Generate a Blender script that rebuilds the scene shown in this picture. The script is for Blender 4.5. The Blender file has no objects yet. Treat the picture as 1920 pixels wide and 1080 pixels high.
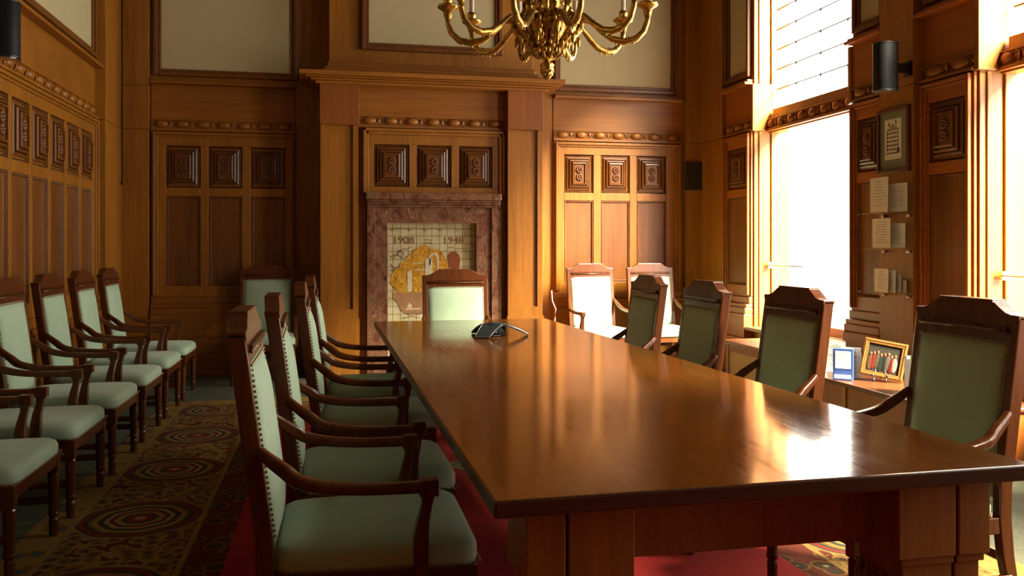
import bpy, bmesh, math, random
from mathutils import Vector, Matrix
random.seed(7)
PI = math.pi
S = bpy.context.scene
COL = S.collection

# ------------------------------------------------------------------ camera maths
F, HC, U0, V0 = 1620.0, 1.38, 960.0, 460.0
A = math.atan(340.0/1620.0)
SA, CA = math.sin(A), math.cos(A)
def ray(u):
    r = (u-U0)/F
    return SA+r*CA, CA-r*SA
def PX(u, Y):            # X where the sight line of column u meets the wall plane Y
    x, y = ray(u); return x/y*Y
def PY(u, X):            # Y where it meets the wall plane X
    x, y = ray(u); return y/x*X
def PZ(v, X, Y):         # height of row v at a place
    return HC + (V0-v)/F*(X*SA+Y*CA)

# ------------------------------------------------------------------ materials
def nodes(name):
    m = bpy.data.materials.new(name); m.use_nodes = True
    nt = m.node_tree; b = nt.nodes['Principled BSDF']
    return m, nt, b
def N(nt, t, **kw):
    n = nt.nodes.new(t)
    for k, v in kw.items(): setattr(n, k, v)
    return n
def ramp(nt, fac, stops, interp='LINEAR'):
    r = N(nt, 'ShaderNodeValToRGB'); r.color_ramp.interpolation = interp
    e = r.color_ramp.elements
    while len(e) < len(stops): e.new(.5)
    for i, (p, c) in enumerate(stops):
        e[i].position = p; e[i].color = (c[0], c[1], c[2], 1)
    nt.links.new(fac, r.inputs[0]); return r.outputs[0]
def math_(nt, op, a, b=None, c=None):
    n = N(nt, 'ShaderNodeMath', operation=op)
    for i, s in enumerate((a, b, c)):
        if s is None: continue
        if isinstance(s, (int, float)): n.inputs[i].default_value = s
        else: nt.links.new(s, n.inputs[i])
    return n.outputs[0]
def mapping(nt, scale, coord='Object'):
    tc = N(nt, 'ShaderNodeTexCoord'); mp = N(nt, 'ShaderNodeMapping')
    mp.inputs['Scale'].default_value = scale
    nt.links.new(tc.outputs[coord], mp.inputs[0]); return mp.outputs[0]
def wood(name, c1, c2, rough=.4, axis='z', fine=26, bump=.12, coat=0, spec=.5):
    m, nt, b = nodes(name)
    st = {'x': (.06, 1, 1), 'y': (1, .06, 1), 'z': (1, 1, .06)}[axis]
    v = mapping(nt, st)
    n1 = N(nt, 'ShaderNodeTexNoise'); n1.inputs['Scale'].default_value = fine; n1.inputs['Detail'].default_value = 6
    n1.inputs['Roughness'].default_value = .65; n1.inputs['Distortion'].default_value = .6
    nt.links.new(v, n1.inputs['Vector'])
    n2 = N(nt, 'ShaderNodeTexNoise'); n2.inputs['Scale'].default_value = 3.1; n2.inputs['Detail'].default_value = 3
    nt.links.new(v, n2.inputs['Vector'])
    f = math_(nt, 'ADD', math_(nt, 'MULTIPLY', n1.outputs[0], .6), math_(nt, 'MULTIPLY', n2.outputs[0], .4))
    c = ramp(nt, f, [(.34, c1), (.62, c2)])
    nt.links.new(c, b.inputs['Base Color'])
    b.inputs['Roughness'].default_value = rough
    b.inputs['Specular IOR Level'].default_value = spec
    if coat:
        b.inputs['Coat Weight'].default_value = coat; b.inputs['Coat Roughness'].default_value = .16
    bp = N(nt, 'ShaderNodeBump'); bp.inputs['Strength'].default_value = bump; bp.inputs['Distance'].default_value = .004
    nt.links.new(n1.outputs[0], bp.inputs['Height']); nt.links.new(bp.outputs[0], b.inputs['Normal'])
    return m
def plain(name, c, rough=.5, metal=0, noise=0, scale=40, spec=.5):
    m, nt, b = nodes(name)
    b.inputs['Roughness'].default_value = rough; b.inputs['Metallic'].default_value = metal
    b.inputs['Specular IOR Level'].default_value = spec
    n = N(nt, 'ShaderNodeTexNoise'); n.inputs['Scale'].default_value = scale; n.inputs['Detail'].default_value = 4
    nt.links.new(mapping(nt, (1, 1, 1)), n.inputs['Vector'])
    k = noise or .04
    lo = [x*(1-k) for x in c]; hi = [min(1, x*(1+k)) for x in c]
    nt.links.new(ramp(nt, n.outputs[0], [(.3, lo), (.7, hi)]), b.inputs['Base Color'])
    return m
def fabric(name, c, k=.12, scale=420, sheen=.15, rough=.85):
    m, nt, b = nodes(name)
    v = mapping(nt, (1, 1, 1))
    w = N(nt, 'ShaderNodeTexVoronoi'); w.inputs['Scale'].default_value = scale
    nt.links.new(v, w.inputs['Vector'])
    n = N(nt, 'ShaderNodeTexNoise'); n.inputs['Scale'].default_value = 9; n.inputs['Detail'].default_value = 3
    nt.links.new(v, n.inputs['Vector'])
    f = math_(nt, 'ADD', math_(nt, 'MULTIPLY', w.outputs[0], .6), math_(nt, 'MULTIPLY', n.outputs[0], .5))
    nt.links.new(ramp(nt, f, [(.25, [x*(1-k) for x in c]), (.75, [min(1, x*(1+k)) for x in c])]), b.inputs['Base Color'])
    b.inputs['Roughness'].default_value = rough
    b.inputs['Sheen Weight'].default_value = sheen
    b.inputs['Specular IOR Level'].default_value = .25
    bp = N(nt, 'ShaderNodeBump'); bp.inputs['Strength'].default_value = .15; bp.inputs['Distance'].default_value = .001
    nt.links.new(w.outputs[0], bp.inputs['Height']); nt.links.new(bp.outputs[0], b.inputs['Normal'])
    return m

OAK_V = wood('oak_upright', (.19, .064, .004), (.33, .125, .009), .42, 'z')
OAK_H = wood('oak_level', (.18, .055, .004), (.31, .112, .008), .42, 'x')
OAK_Y = wood('oak_side', (.19, .048, .003), (.32, .088, .006), .42, 'y')
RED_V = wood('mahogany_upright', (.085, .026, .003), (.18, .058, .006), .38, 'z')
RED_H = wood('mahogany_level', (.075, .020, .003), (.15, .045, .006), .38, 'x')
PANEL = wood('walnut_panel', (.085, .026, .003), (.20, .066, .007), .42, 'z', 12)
SHLD = wood('red_oak_block', (.17, .046, .005), (.24, .072, .007), .42, 'z', bump=.04)
CHW = wood('chair_wood', (.048, .012, .004), (.115, .032, .007), .26, 'z', 30, .08, spec=.5)
TABLE = wood('table_top_wood', (.13, .043, .006), (.22, .076, .012), .09, 'y', 40, .035, spec=.6)
_nt = TABLE.node_tree; _b = _nt.nodes['Principled BSDF']
_n = N(_nt, 'ShaderNodeTexNoise'); _n.inputs['Scale'].default_value = 90; _n.inputs['Detail'].default_value = 5
_nt.links.new(mapping(_nt, (1, .05, 1)), _n.inputs['Vector'])
_m = N(_nt, 'ShaderNodeTexNoise'); _m.inputs['Scale'].default_value = 2.2; _m.inputs['Detail'].default_value = 6
_nt.links.new(mapping(_nt, (1, 1, 1)), _m.inputs['Vector'])
_r = math_(_nt, 'ADD', .04, math_(_nt, 'MULTIPLY', math_(_nt, 'MULTIPLY', _n.outputs[0], _m.outputs[0]), .30))
_nt.links.new(_r, _b.inputs['Roughness'])
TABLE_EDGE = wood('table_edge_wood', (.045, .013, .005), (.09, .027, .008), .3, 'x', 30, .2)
TABLE_LEG = wood('table_leg_wood', (.20, .066, .010), (.36, .13, .020), .38, 'z')
CREAM = fabric('cream_wall_cloth', (.44, .37, .21), .05, 260, 0, .9)
GREEN = fabric('pale_green_cloth', (.35, .48, .34), .10, 330, .2)
NAIL = plain('brass_nail', (.30, .20, .09), .3, .9)
FLOOR = fabric('grey_green_carpet', (.075, .08, .05), .3, 120, 0, .95)
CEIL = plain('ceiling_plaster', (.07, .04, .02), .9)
BLACK = plain('black_plastic', (.012, .013, .016), .38)
DGREY = plain('speaker_grey', (.010, .012, .013), .6, spec=.2)
SILVER = plain('silver_trim', (.55, .55, .56), .25, .9)
PHONE = plain('phone_grille', (.03, .042, .048), .6, 0, .3, 500, .25)
WHITE = plain('white_paper', (.78, .76, .72), .7)
INK = plain('dark_ink', (.05, .05, .055), .7)
GOLD = plain('gilt_frame', (.30, .14, .035), .32, .7, .2, 60)
BRASS = plain('gilt_bronze', (.62, .40, .11), .28, 1, .35, 40)
CANDLE = plain('ivory_candle_sleeve', (.80, .74, .58), .5)
BRONZE = plain('bronze_grille', (.06, .045, .02), .5, .5)
BLUE = plain('blue_card', (.012, .04, .16), .5)
MATB = plain('grey_mount_card', (.17, .17, .11), .8)
PAPER = plain('aged_print_paper', (.62, .57, .43), .8)
CANE = plain('cane', (.60, .40, .16), .6)
FRAMEW = wood('picture_frame_wood', (.05, .014, .008), (.09, .025, .012), .35, 'z')

def marble():
    m, nt, b = nodes('brown_red_marble')
    v = mapping(nt, (1.2, 1.2, .8))
    n = N(nt, 'ShaderNodeTexNoise'); n.inputs['Scale'].default_value = 9; n.inputs['Detail'].default_value = 9
    n.inputs['Roughness'].default_value = .62; n.inputs['Distortion'].default_value = .7
    nt.links.new(v, n.inputs['Vector'])
    c = ramp(nt, n.outputs[0], [(.32, (.05, .022, .014)), (.45, (.14, .055, .032)), (.55, (.21, .10, .055)), (.68, (.10, .075, .04))])
    k = N(nt, 'ShaderNodeTexNoise'); k.inputs['Scale'].default_value = 4.5; k.inputs['Detail'].default_value = 4; k.inputs['Distortion'].default_value = 1.6
    nt.links.new(mapping(nt, (1.6, 1.6, .7)), k.inputs['Vector'])
    f = ramp(nt, k.outputs[0], [(.565, (0, 0, 0)), (.575, (1, 1, 1)), (.583, (0, 0, 0))])
    mx = N(nt, 'ShaderNodeMix', data_type='RGBA'); nt.links.new(math_(nt, 'MULTIPLY', f, n.outputs[0]), mx.inputs[0])
    nt.links.new(c, mx.inputs[6]); mx.inputs[7].default_value = (.60, .46, .32, 1)
    nt.links.new(mx.outputs[2], b.inputs['Base Color']); b.inputs['Roughness'].default_value = .25
    return m
MARBLE = marble()

def tile_mat():
    m, nt, b = nodes('glazed_cream_tile')
    tc = N(nt, 'ShaderNodeTexCoord'); sp = N(nt, 'ShaderNodeSeparateXYZ'); nt.links.new(tc.outputs['Object'], sp.inputs[0])
    T = .0835
    def line(s):
        f = math_(nt, 'FRACT', math_(nt, 'DIVIDE', math_(nt, 'ADD', s, 10.0), T))
        return math_(nt, 'LESS_THAN', math_(nt, 'ABSOLUTE', math_(nt, 'SUBTRACT', f, .5)), .028)
    g = math_(nt, 'MAXIMUM', line(sp.outputs[0]), line(sp.outputs[2]))
    n = N(nt, 'ShaderNodeTexNoise'); n.inputs['Scale'].default_value = 7; nt.links.new(tc.outputs['Object'], n.inputs['Vector'])
    base = ramp(nt, n.outputs[0], [(.3, (.40, .35, .19)), (.7, (.56, .50, .31))])
    mx = N(nt, 'ShaderNodeMix', data_type='RGBA'); nt.links.new(g, mx.inputs[0]); nt.links.new(base, mx.inputs[6])
    mx.inputs[7].default_value = (.10, .075, .03, 1)
    nt.links.new(mx.outputs[2], b.inputs['Base Color']); b.inputs['Roughness'].default_value = .18
    return m
TILE = tile_mat()
def speck(name, stops, scale, rough=.3):
    m, nt, b = nodes(name)
    n = N(nt, 'ShaderNodeTexNoise'); n.inputs['Scale'].default_value = scale; n.inputs['Detail'].default_value = 5; n.inputs['Distortion'].default_value = 1.5
    nt.links.new(mapping(nt, (1, 1, 1)), n.inputs['Vector'])
    nt.links.new(ramp(nt, n.outputs[0], stops), b.inputs['Base Color']); b.inputs['Roughness'].default_value = rough
    return m
LEAFGOLD = speck('golden_tree_glaze', [(.32, (.22, .10, .01)), (.5, (.48, .24, .02)), (.66, (.62, .36, .06))], 22)
EARTH = speck('brown_earth_glaze', [(.3, (.26, .13, .06)), (.7, (.36, .20, .10))], 14)
LINEBR = plain('brown_glaze_line', (.20, .09, .03), .3)
PALEGL = plain('pale_glaze', (.56, .50, .36), .25)
REDGL = speck('red_flower_glaze', [(.35, (.05, .05, .02)), (.55, (.30, .05, .02)), (.65, (.08, .10, .04))], 50)

RX0, RX1, RY0, RY1 = -1.42, 2.92, -1.6, 8.05
def rug_mat():
    m, nt, b = nodes('patterned_red_rug')
    tc = N(nt, 'ShaderNodeTexCoord'); sp = N(nt, 'ShaderNodeSeparateXYZ'); nt.links.new(tc.outputs['Object'], sp.inputs[0])
    x = math_(nt, 'SUBTRACT', sp.outputs[0], (RX0+RX1)/2); y = math_(nt, 'SUBTRACT', sp.outputs[1], (RY0+RY1)/2)
    dx = math_(nt, 'SUBTRACT', (RX1-RX0)/2, math_(nt, 'ABSOLUTE', x))
    dy = math_(nt, 'SUBTRACT', (RY1-RY0)/2, math_(nt, 'ABSOLUTE', y))
    side = math_(nt, 'LESS_THAN', dx, dy)
    d = math_(nt, 'MINIMUM', dx, dy)
    # along coordinate
    al = math_(nt, 'ADD', math_(nt, 'MULTIPLY', sp.outputs[1], side),
               math_(nt, 'MULTIPLY', sp.outputs[0], math_(nt, 'SUBTRACT', 1.0, side)))
    P = .975
    fr = math_(nt, 'MULTIPLY', math_(nt, 'SUBTRACT', math_(nt, 'FRACT', math_(nt, 'DIVIDE', math_(nt, 'ADD', al, 9.75-4.65+P/2), P)), .5), P)
    q = math_(nt, 'SUBTRACT', d, .48)
    r = math_(nt, 'SQRT', math_(nt, 'ADD', math_(nt, 'MULTIPLY', fr, fr), math_(nt, 'MULTIPLY', q, q)))
    an = math_(nt, 'ARCTAN2', q, fr)
    rr = math_(nt, 'ADD', r, math_(nt, 'MULTIPLY', math_(nt, 'SINE', math_(nt, 'MULTIPLY', an, 8.0)), .004))
    G1, G2, R1, R2, DG, CR = (.16, .09, .022), (.25, .15, .04), (.20, .022, .014), (.10, .022, .012), (.04, .042, .026), (.28, .19, .075)
    med = ramp(nt, math_(nt, 'MULTIPLY', rr, 2.6), [(0, CR), (.07, R1), (.16, DG), (.22, G2), (.30, R2), (.36, CR), (.42, DG), (.50, G2), (.56, G1), (.60, DG), (.66, R1), (.72, DG), (.76, G2), (.80, G1)], 'CONSTANT')
    v = N(nt, 'ShaderNodeTexVoronoi'); v.inputs['Scale'].default_value = 15; nt.links.new(tc.outputs['Object'], v.inputs['Vector'])
    orn = ramp(nt, v.outputs[0], [(0, R1), (.16, DG), (.30, G1), (.52, G2), (.7, R2)], 'CONSTANT')
    def mix(f, a, c):
        mx = N(nt, 'ShaderNodeMix', data_type='RGBA')
        nt.links.new(f, mx.inputs[0])
        for s, i in ((a, 6), (c, 7)):
            if isinstance(s, tuple): mx.inputs[i].default_value = (*s, 1)
            else: nt.links.new(s, mx.inputs[i])
        return mx.outputs[2]
    border = mix(math_(nt, 'GREATER_THAN', rr, .308), med, orn)
    # guard bands
    v2 = N(nt, 'ShaderNodeTexVoronoi'); v2.inputs['Scale'].default_value = 9; nt.links.new(tc.outputs['Object'], v2.inputs['Vector'])
    g = ramp(nt, v2.outputs[0], [(0, R1), (.13, (.03, .09, .12)), (.24, G1), (.42, G2)], 'CONSTANT')
    band = mix(math_(nt, 'LESS_THAN', d, .175), border, g)
    ln = math_(nt, 'LESS_THAN', math_(nt, 'ABSOLUTE', math_(nt, 'SUBTRACT', d, .185)), .014)
    ln2 = math_(nt, 'LESS_THAN', math_(nt, 'ABSOLUTE', math_(nt, 'SUBTRACT', d, .785)), .012)
    band = mix(math_(nt, 'MAXIMUM', ln, ln2), band, G2)
    dark = ramp(nt, v2.outputs[0], [(0, CR), (.12, DG), (.26, (.07, .03, .014)), (.40, G1), (.5, R2)], 'CONSTANT')
    band = mix(math_(nt, 'GREATER_THAN', d, .80), band, dark)
    # field with scattered sprays
    v3 = N(nt, 'ShaderNodeTexVoronoi'); v3.inputs['Scale'].default_value = 1.5; v3.inputs['Randomness'].default_value = .6
    nn = N(nt, 'ShaderNodeTexNoise'); nn.inputs['Scale'].default_value = 11; nt.links.new(tc.outputs['Object'], nn.inputs['Vector'])
    ad = N(nt, 'ShaderNodeMix', data_type='RGBA', blend_type='ADD'); ad.inputs[0].default_value = .12
    nt.links.new(tc.outputs['Object'], ad.inputs[6]); nt.links.new(nn.outputs[1], ad.inputs[7])
    nt.links.new(ad.outputs[2], v3.inputs['Vector'])
    field = ramp(nt, v3.outputs[0], [(0, CR), (.06, (.10, .12, .07)), (.10, CR), (.15, (.12, .10, .05)), (.17, (.34, .026, .02))], 'CONSTANT')
    allc = mix(math_(nt, 'GREATER_THAN', d, .97), band, field)
    n = N(nt, 'ShaderNodeTexNoise'); n.inputs['Scale'].default_value = 60; nt.links.new(tc.outputs['Object'], n.inputs['Vector'])
    sh = N(nt, 'ShaderNodeMix', data_type='RGBA', blend_type='MULTIPLY'); sh.inputs[0].default_value = .5
    nt.links.new(allc, sh.inputs[6]); nt.links.new(ramp(nt, n.outputs[0], [(.3, (.55, .55, .55)), (.7, (1, 1, 1))]), sh.inputs[7])
    nt.links.new(sh.outputs[2], b.inputs['Base Color']); b.inputs['Roughness'].default_value = .95
    b.inputs['Specular IOR Level'].default_value = .1
    return m
RUG = rug_mat()
def glass(name, tint=(1, 1, 1), gl=.08):
    m = bpy.data.materials.new(name); m.use_nodes = True; nt = m.node_tree
    nt.nodes.clear()
    o = N(nt, 'ShaderNodeOutputMaterial'); t = N(nt, 'ShaderNodeBsdfTransparent'); t.inputs[0].default_value = (*tint, 1)
    g = N(nt, 'ShaderNodeBsdfGlossy'); g.inputs['Roughness'].default_value = .05
    mx = N(nt, 'ShaderNodeMixShader'); mx.inputs[0].default_value = gl
    nt.links.new(t.outputs[0], mx.inputs[1]); nt.links.new(g.outputs[0], mx.inputs[2]); nt.links.new(mx.outputs[0], o.inputs[0])
    return m
GLASS = glass('window_glass')
ACRYL = glass('clear_acrylic', (.93, .95, .93), .16)

# ------------------------------------------------------------------ mesh builder
def ident(a, d, z): return (a, d, z)
class MB:
    """collects faces; every builder is given in local (a, d, z) and sent through self.f"""
    def __init__(s, f=None): s.v = []; s.fc = []; s.f = f or (lambda x, y, z: (x, y, z)); s.sm = []
    def add(s, vs, fs, smooth=False):
        o = len(s.v); s.v += [s.f(*p) for p in vs]
        for f in fs: s.fc.append([i+o for i in f]); s.sm.append(smooth)
    def box(s, x0, x1, y0, y1, z0, z1):
        s.add([(x0,y0,z0),(x1,y0,z0),(x1,y1,z0),(x0,y1,z0),(x0,y0,z1),(x1,y0,z1),(x1,y1,z1),(x0,y1,z1)],
              [(0,3,2,1),(4,5,6,7),(0,1,5,4),(1,2,6,5),(2,3,7,6),(3,0,4,7)])
    def hexa(s, p):      # eight corners bottom ring then top ring
        s.add(p, [(0,3,2,1),(4,5,6,7),(0,1,5,4),(1,2,6,5),(2,3,7,6),(3,0,4,7)])
    def prism(s, pts, h0, h1, ax='y', smooth=False):   # outline extruded along ax
        n = len(pts)
        def q(p, h): return {'x': (h, p[0], p[1]), 'y': (p[0], h, p[1]), 'z': (p[0], p[1], h)}[ax]
        s.add([q(p, h0) for p in pts]+[q(p, h1) for p in pts],
              [tuple(range(n)), tuple(range(2*n-1, n-1, -1))]+[(i, (i+1) % n, (i+1) % n+n, i+n) for i in range(n)], smooth)
    def lathe(s, prof, c=(0,0,0), n=20, lobes=0, la=0, smooth=True):
        vs = []; k = len(prof)
        for j in range(n):
            t = 2*PI*j/n; m = 1+(la*math.cos(lobes*t) if lobes else 0)
            for r, z in prof: vs.append((c[0]+r*m*math.cos(t), c[1]+r*m*math.sin(t), c[2]+z))
        fs = [(j*k+i, ((j+1) % n)*k+i, ((j+1) % n)*k+i+1, j*k+i+1) for j in range(n) for i in range(k-1)]
        s.add(vs, fs, smooth)
        s.add([vs[j*k] for j in range(n)], [tuple(range(n))]); s.add([vs[j*k+k-1] for j in range(n)], [tuple(range(n))])
    def tube(s, pts, rad, n=8, sq=None, smooth=True):   # rad number or list, sq=(w,h) gives a rectangular section
        P = [Vector(p) for p in pts]; k = len(P); rings = []
        up = Vector((0, 0, 1))
        for i, p in enumerate(P):
            t = (P[min(i+1, k-1)]-P[max(i-1, 0)]).normalized()
            a = t.cross(up)
            if a.length < .05: a = t.cross(Vector((0, 1, 0)))
            a.normalize(); b_ = a.cross(t).normalized()
            if sq:
                w, h = sq[i] if isinstance(sq, list) else sq
                c = [(-w/2, -h*.3), (-w*.3, -h/2), (w*.3, -h/2), (w/2, -h*.3), (w/2, h*.3), (w*.3, h/2), (-w*.3, h/2), (-w/2, h*.3)]
                rings.append([tuple(p+a*x+b_*y) for x, y in c])
            else:
                r = rad[i] if isinstance(rad, (list, tuple)) else rad
                rings.append([tuple(p+a*r*math.cos(2*PI*j/n)+b_*r*math.sin(2*PI*j/n)) for j in range(n)])
        m = len(rings[0]); vs = [q for r in rings for q in r]
        fs = [(i*m+j, i*m+(j+1) % m, (i+1)*m+(j+1) % m, (i+1)*m+j) for i in range(k-1) for j in range(m)]
        fs += [tuple(range(m-1, -1, -1)), tuple(range((k-1)*m, k*m))]
        s.add(vs, fs, smooth and not sq)
    def ball(s, c, r, n=6, m=8):
        rx, ry, rz = r if isinstance(r, tuple) else (r, r, r)
        vs = [(c[0], c[1], c[2]-rz)]
        for i in range(1, n):
            t = PI*i/n
            for j in range(m):
                p = 2*PI*j/m; vs.append((c[0]+rx*math.sin(t)*math.cos(p), c[1]+ry*math.sin(t)*math.sin(p), c[2]-rz*math.cos(t)))
        vs.append((c[0], c[1], c[2]+rz)); L = len(vs)-1
        fs = [(0, 1+(j+1) % m, 1+j) for j in range(m)]
        fs += [(1+i*m+j, 1+i*m+(j+1) % m, 1+(i+1)*m+(j+1) % m, 1+(i+1)*m+j) for i in range(n-2) for j in range(m)]
        fs += [(L, 1+(n-2)*m+j, 1+(n-2)*m+(j+1) % m) for j in range(m)]
        s.add(vs, fs, True)
    def obj(s, name, mat, parent=None, bev=0, seg=2, sub=0):
        me = bpy.data.meshes.new(name); me.from_pydata(s.v, [], s.fc); me.update()
        for p, q in zip(me.polygons, s.sm): p.use_smooth = q
        bm = bmesh.new(); bm.from_mesh(me); bmesh.ops.recalc_face_normals(bm, faces=bm.faces); bm.to_mesh(me); bm.free()
        me.materials.append(mat)
        o = bpy.data.objects.new(name, me); COL.objects.link(o)
        if parent: o.parent = parent
        if bev:
            b = o.modifiers.new('b', 'BEVEL'); b.width = bev; b.segments = seg; b.limit_method = 'ANGLE'; b.angle_limit = .6
        if sub:
            b = o.modifiers.new('s', 'SUBSURF'); b.levels = sub; b.render_levels = sub
        return o
def empty(name, loc=(0, 0, 0), rz=0):
    o = bpy.data.objects.new(name, None); COL.objects.link(o); o.location = loc; o.rotation_euler = (0, 0, rz)
    o.empty_display_size = .1; return o
def tag(o, label, cat, group=None):
    o['label'] = label; o['category'] = cat
    if group: o['group'] = group
    return o
def struct(o): o['kind'] = 'structure'; return o
def dup(root, loc, rz):
    r = root.copy(); COL.objects.link(r); r.location = loc; r.rotation_euler = (0, 0, rz)
    for ch in list(root.children):
        c = ch.copy(); COL.objects.link(c); c.parent = r
        for g in list(ch.children):
            e = g.copy(); COL.objects.link(e); e.parent = c
    return r
def text(name, body, size, mat, loc, rot, parent, ext=.001, sx=1):
    cu = bpy.data.curves.new(name, 'FONT'); cu.body = body; cu.size = size; cu.extrude = ext; cu.resolution_u = 4
    cu.align_x = 'CENTER'; cu.align_y = 'CENTER'
    t = bpy.data.objects.new(name+'_curve', cu); COL.objects.link(t)
    bpy.context.view_layer.update()
    me = bpy.data.meshes.new_from_object(t.evaluated_get(bpy.context.evaluated_depsgraph_get()))
    bpy.data.objects.remove(t); me.materials.clear(); me.materials.append(mat)
    o = bpy.data.objects.new(name, me); COL.objects.link(o); o.location = loc; o.rotation_euler = rot; o.scale = (sx, 1, 1)
    if parent: o.parent = parent
    return o

# ------------------------------------------------------------------ room planes
YB, XL, XR, YN = 9.75, -2.24, 4.395, -1.9
ZT = 4.75
Z = dict(cream=3.2545, rail=3.088, fr1=2.721, fr0=2.603, c1=2.441, c0=1.994, l1=1.904, l0=.949, fb=.83, m1=.755, m0=.65, p1=.396)
def back(Y): return lambda a, d, z: (a, Y-d, z)
def left(X=XL): return lambda a, d, z: (X+d, a, z)
def right(X=XR): return lambda a, d, z: (X-d, a, z)

def shell(name, mat, *boxes):
    m = MB()
    for b in boxes: m.box(*b)
    return struct(m.obj(name, mat))
wall_back = shell('wall_back', OAK_V, (XL-.3, XR+.5, YB, YB+.3, 0, ZT))
wall_left = shell('wall_left', OAK_V, (XL-.3, XL, YN-.3, YB, 0, ZT))
wall_front = shell('wall_front', OAK_V, (XL-.3, XR+.5, YN-.3, YN, 0, ZT))
floor = shell('floor', FLOOR, (XL-.3, XR+.5, YN-.3, YB+.3, -.12, 0))
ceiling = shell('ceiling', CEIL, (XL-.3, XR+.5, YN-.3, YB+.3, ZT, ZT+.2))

# windows along the right wall: (y0, y1)
W1 = (PY(1601, XR), PY(1412.5, XR)); W2 = (W1[0]-1.45-1.80, W1[0]-1.45); W3 = (W2[0]-1.45-1.2, W2[0]-1.45)
WINS = [W1, W2, W3]
SILL, WTOP = .52, 4.45
m = MB(); XO = XR+.42
edges = [YB] + [e for w in WINS for e in (w[1], w[0])] + [YN-.3]
for i in range(0, len(edges), 2): m.box(XR, XO, edges[i+1], edges[i], 0, ZT)
for w in WINS:
    m.box(XR, XO, w[0], w[1], 0, SILL-.04); m.box(XR, XO, w[0], w[1], WTOP, ZT)
wall_right = struct(m.obj('wall_right', OAK_V))

# ------------------------------------------------------------------ panelling
def carved(mp, a0, a1, z0, z1, parent, d0=.0):
    """stepped raised panel with beaded border and two carved flowers"""
    m = MB(mp); w = a1-a0; h = z1-z0
    steps = [(0, .030, .028), (.028, .006, .040), (.034, .03, .030), (.066, .045, .045), (.095, .058, .058), (.122, .070, .064)]
    k = min(1, min(w, h)/.36)
    lay = [(0, .014), (.020, .022), (.022, .004), (.033, .004), (.035, .030), (.052, .038), (.054, .018), (.063, .020), (.065, .050), (.082, .058), (.084, .036), (.093, .038), (.095, .068), (.111, .074), (.113, .056), (.124, .058)]
    prev = None; vs = []; fs = []
    for i, (ins, dd) in enumerate(lay):
        ins *= k; dd += d0
        vs += [(a0+ins, dd, z0+ins), (a1-ins, dd, z0+ins), (a1-ins, dd, z1-ins), (a0+ins, dd, z1-ins)]
        if i:
            o = 4*i
            fs += [(o-4+j, o-4+(j+1) % 4, o+(j+1) % 4, o+j) for j in range(4)]
    o = 4*(len(lay)-1); fs.append((o, o+1, o+2, o+3))
    m.add(vs, fs)
    # beads
    n = int(w/.018)
    for i in range(n):
        a = a0+.012+(w-.024)*i/(n-1)
        for z in (z0+.011, z1-.011): m.add([(a-.005,d0+.02,z-.007),(a+.005,d0+.02,z-.007),(a+.005,d0+.02,z+.007),(a-.005,d0+.02,z+.007),(a,d0+.031,z)], [(0,1,4),(1,2,4),(2,3,4),(3,0,4)])
    n = int(h/.018)
    for i in range(n):
        z = z0+.012+(h-.024)*i/(n-1)
        for a in (a0+.011, a1-.011): m.add([(a-.007,d0+.02,z-.005),(a+.007,d0+.02,z-.005),(a+.007,d0+.02,z+.005),(a-.007,d0+.02,z+.005),(a,d0+.031,z)], [(0,1,4),(1,2,4),(2,3,4),(3,0,4)])
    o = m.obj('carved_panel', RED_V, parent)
    r = MB(mp); ca = (a0+a1)/2; cz = (z0+z1)/2; s = .124*k
    hw = w/2-s-.012; hh = h/2-s-.012; dd = d0+.060
    R = min(hw, hh/2)*1.12
    for q in (-1, 1):
        c = cz+q*hh*.5
        for j in range(8):
            t = PI/4*j+.2; r.ball((ca+math.cos(t)*R*.6, dd, c+math.sin(t)*R*.6), (R*.36, .016, R*.36), 4, 6)
        r.ball((ca, dd+.006, c), (R*.30, .012, R*.30), 4, 6)
    r.obj('carved_flowers', RED_H, o)
    return o
def flatpanel(mp, a0, a1, z0, z1, parent, d0=0., mat=None):
    m = MB(mp); vs = []; fs = []
    for i, (ins, dd) in enumerate([(0, .018), (.014, .020), (.020, .006), (.030, .004)]):
        dd += d0; vs += [(a0+ins, dd, z0+ins), (a1-ins, dd, z0+ins), (a1-ins, dd, z1-ins), (a0+ins, dd, z1-ins)]
        if i:
            o = 4*i; fs += [(o-4+j, o-4+(j+1) % 4, o+(j+1) % 4, o+j) for j in range(4)]
    fs.append((12, 13, 14, 15)); m.add(vs, fs)
    n = int((z1-z0)/.02)
    for i in range(n):
        z = z0+.01+(z1-z0-.02)*i/(n-1)
        for a in (a0+.009, a1-.009): m.add([(a-.007,d0+.018,z-.006),(a+.007,d0+.018,z-.006),(a+.007,d0+.018,z+.006),(a-.007,d0+.018,z+.006),(a,d0+.028,z)], [(0,1,4),(1,2,4),(2,3,4),(3,0,4)])
    n = int((a1-a0)/.02)
    for i in range(n):
        a = a0+.01+(a1-a0-.02)*i/(n-1)
        for z in (z0+.009, z1-.009): m.add([(a-.006,d0+.018,z-.007),(a+.006,d0+.018,z-.007),(a+.006,d0+.018,z+.007),(a-.006,d0+.018,z+.007),(a,d0+.028,z)], [(0,1,4),(1,2,4),(2,3,4),(3,0,4)])
    return m.obj('flat_panel', mat or PANEL, parent)
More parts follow.
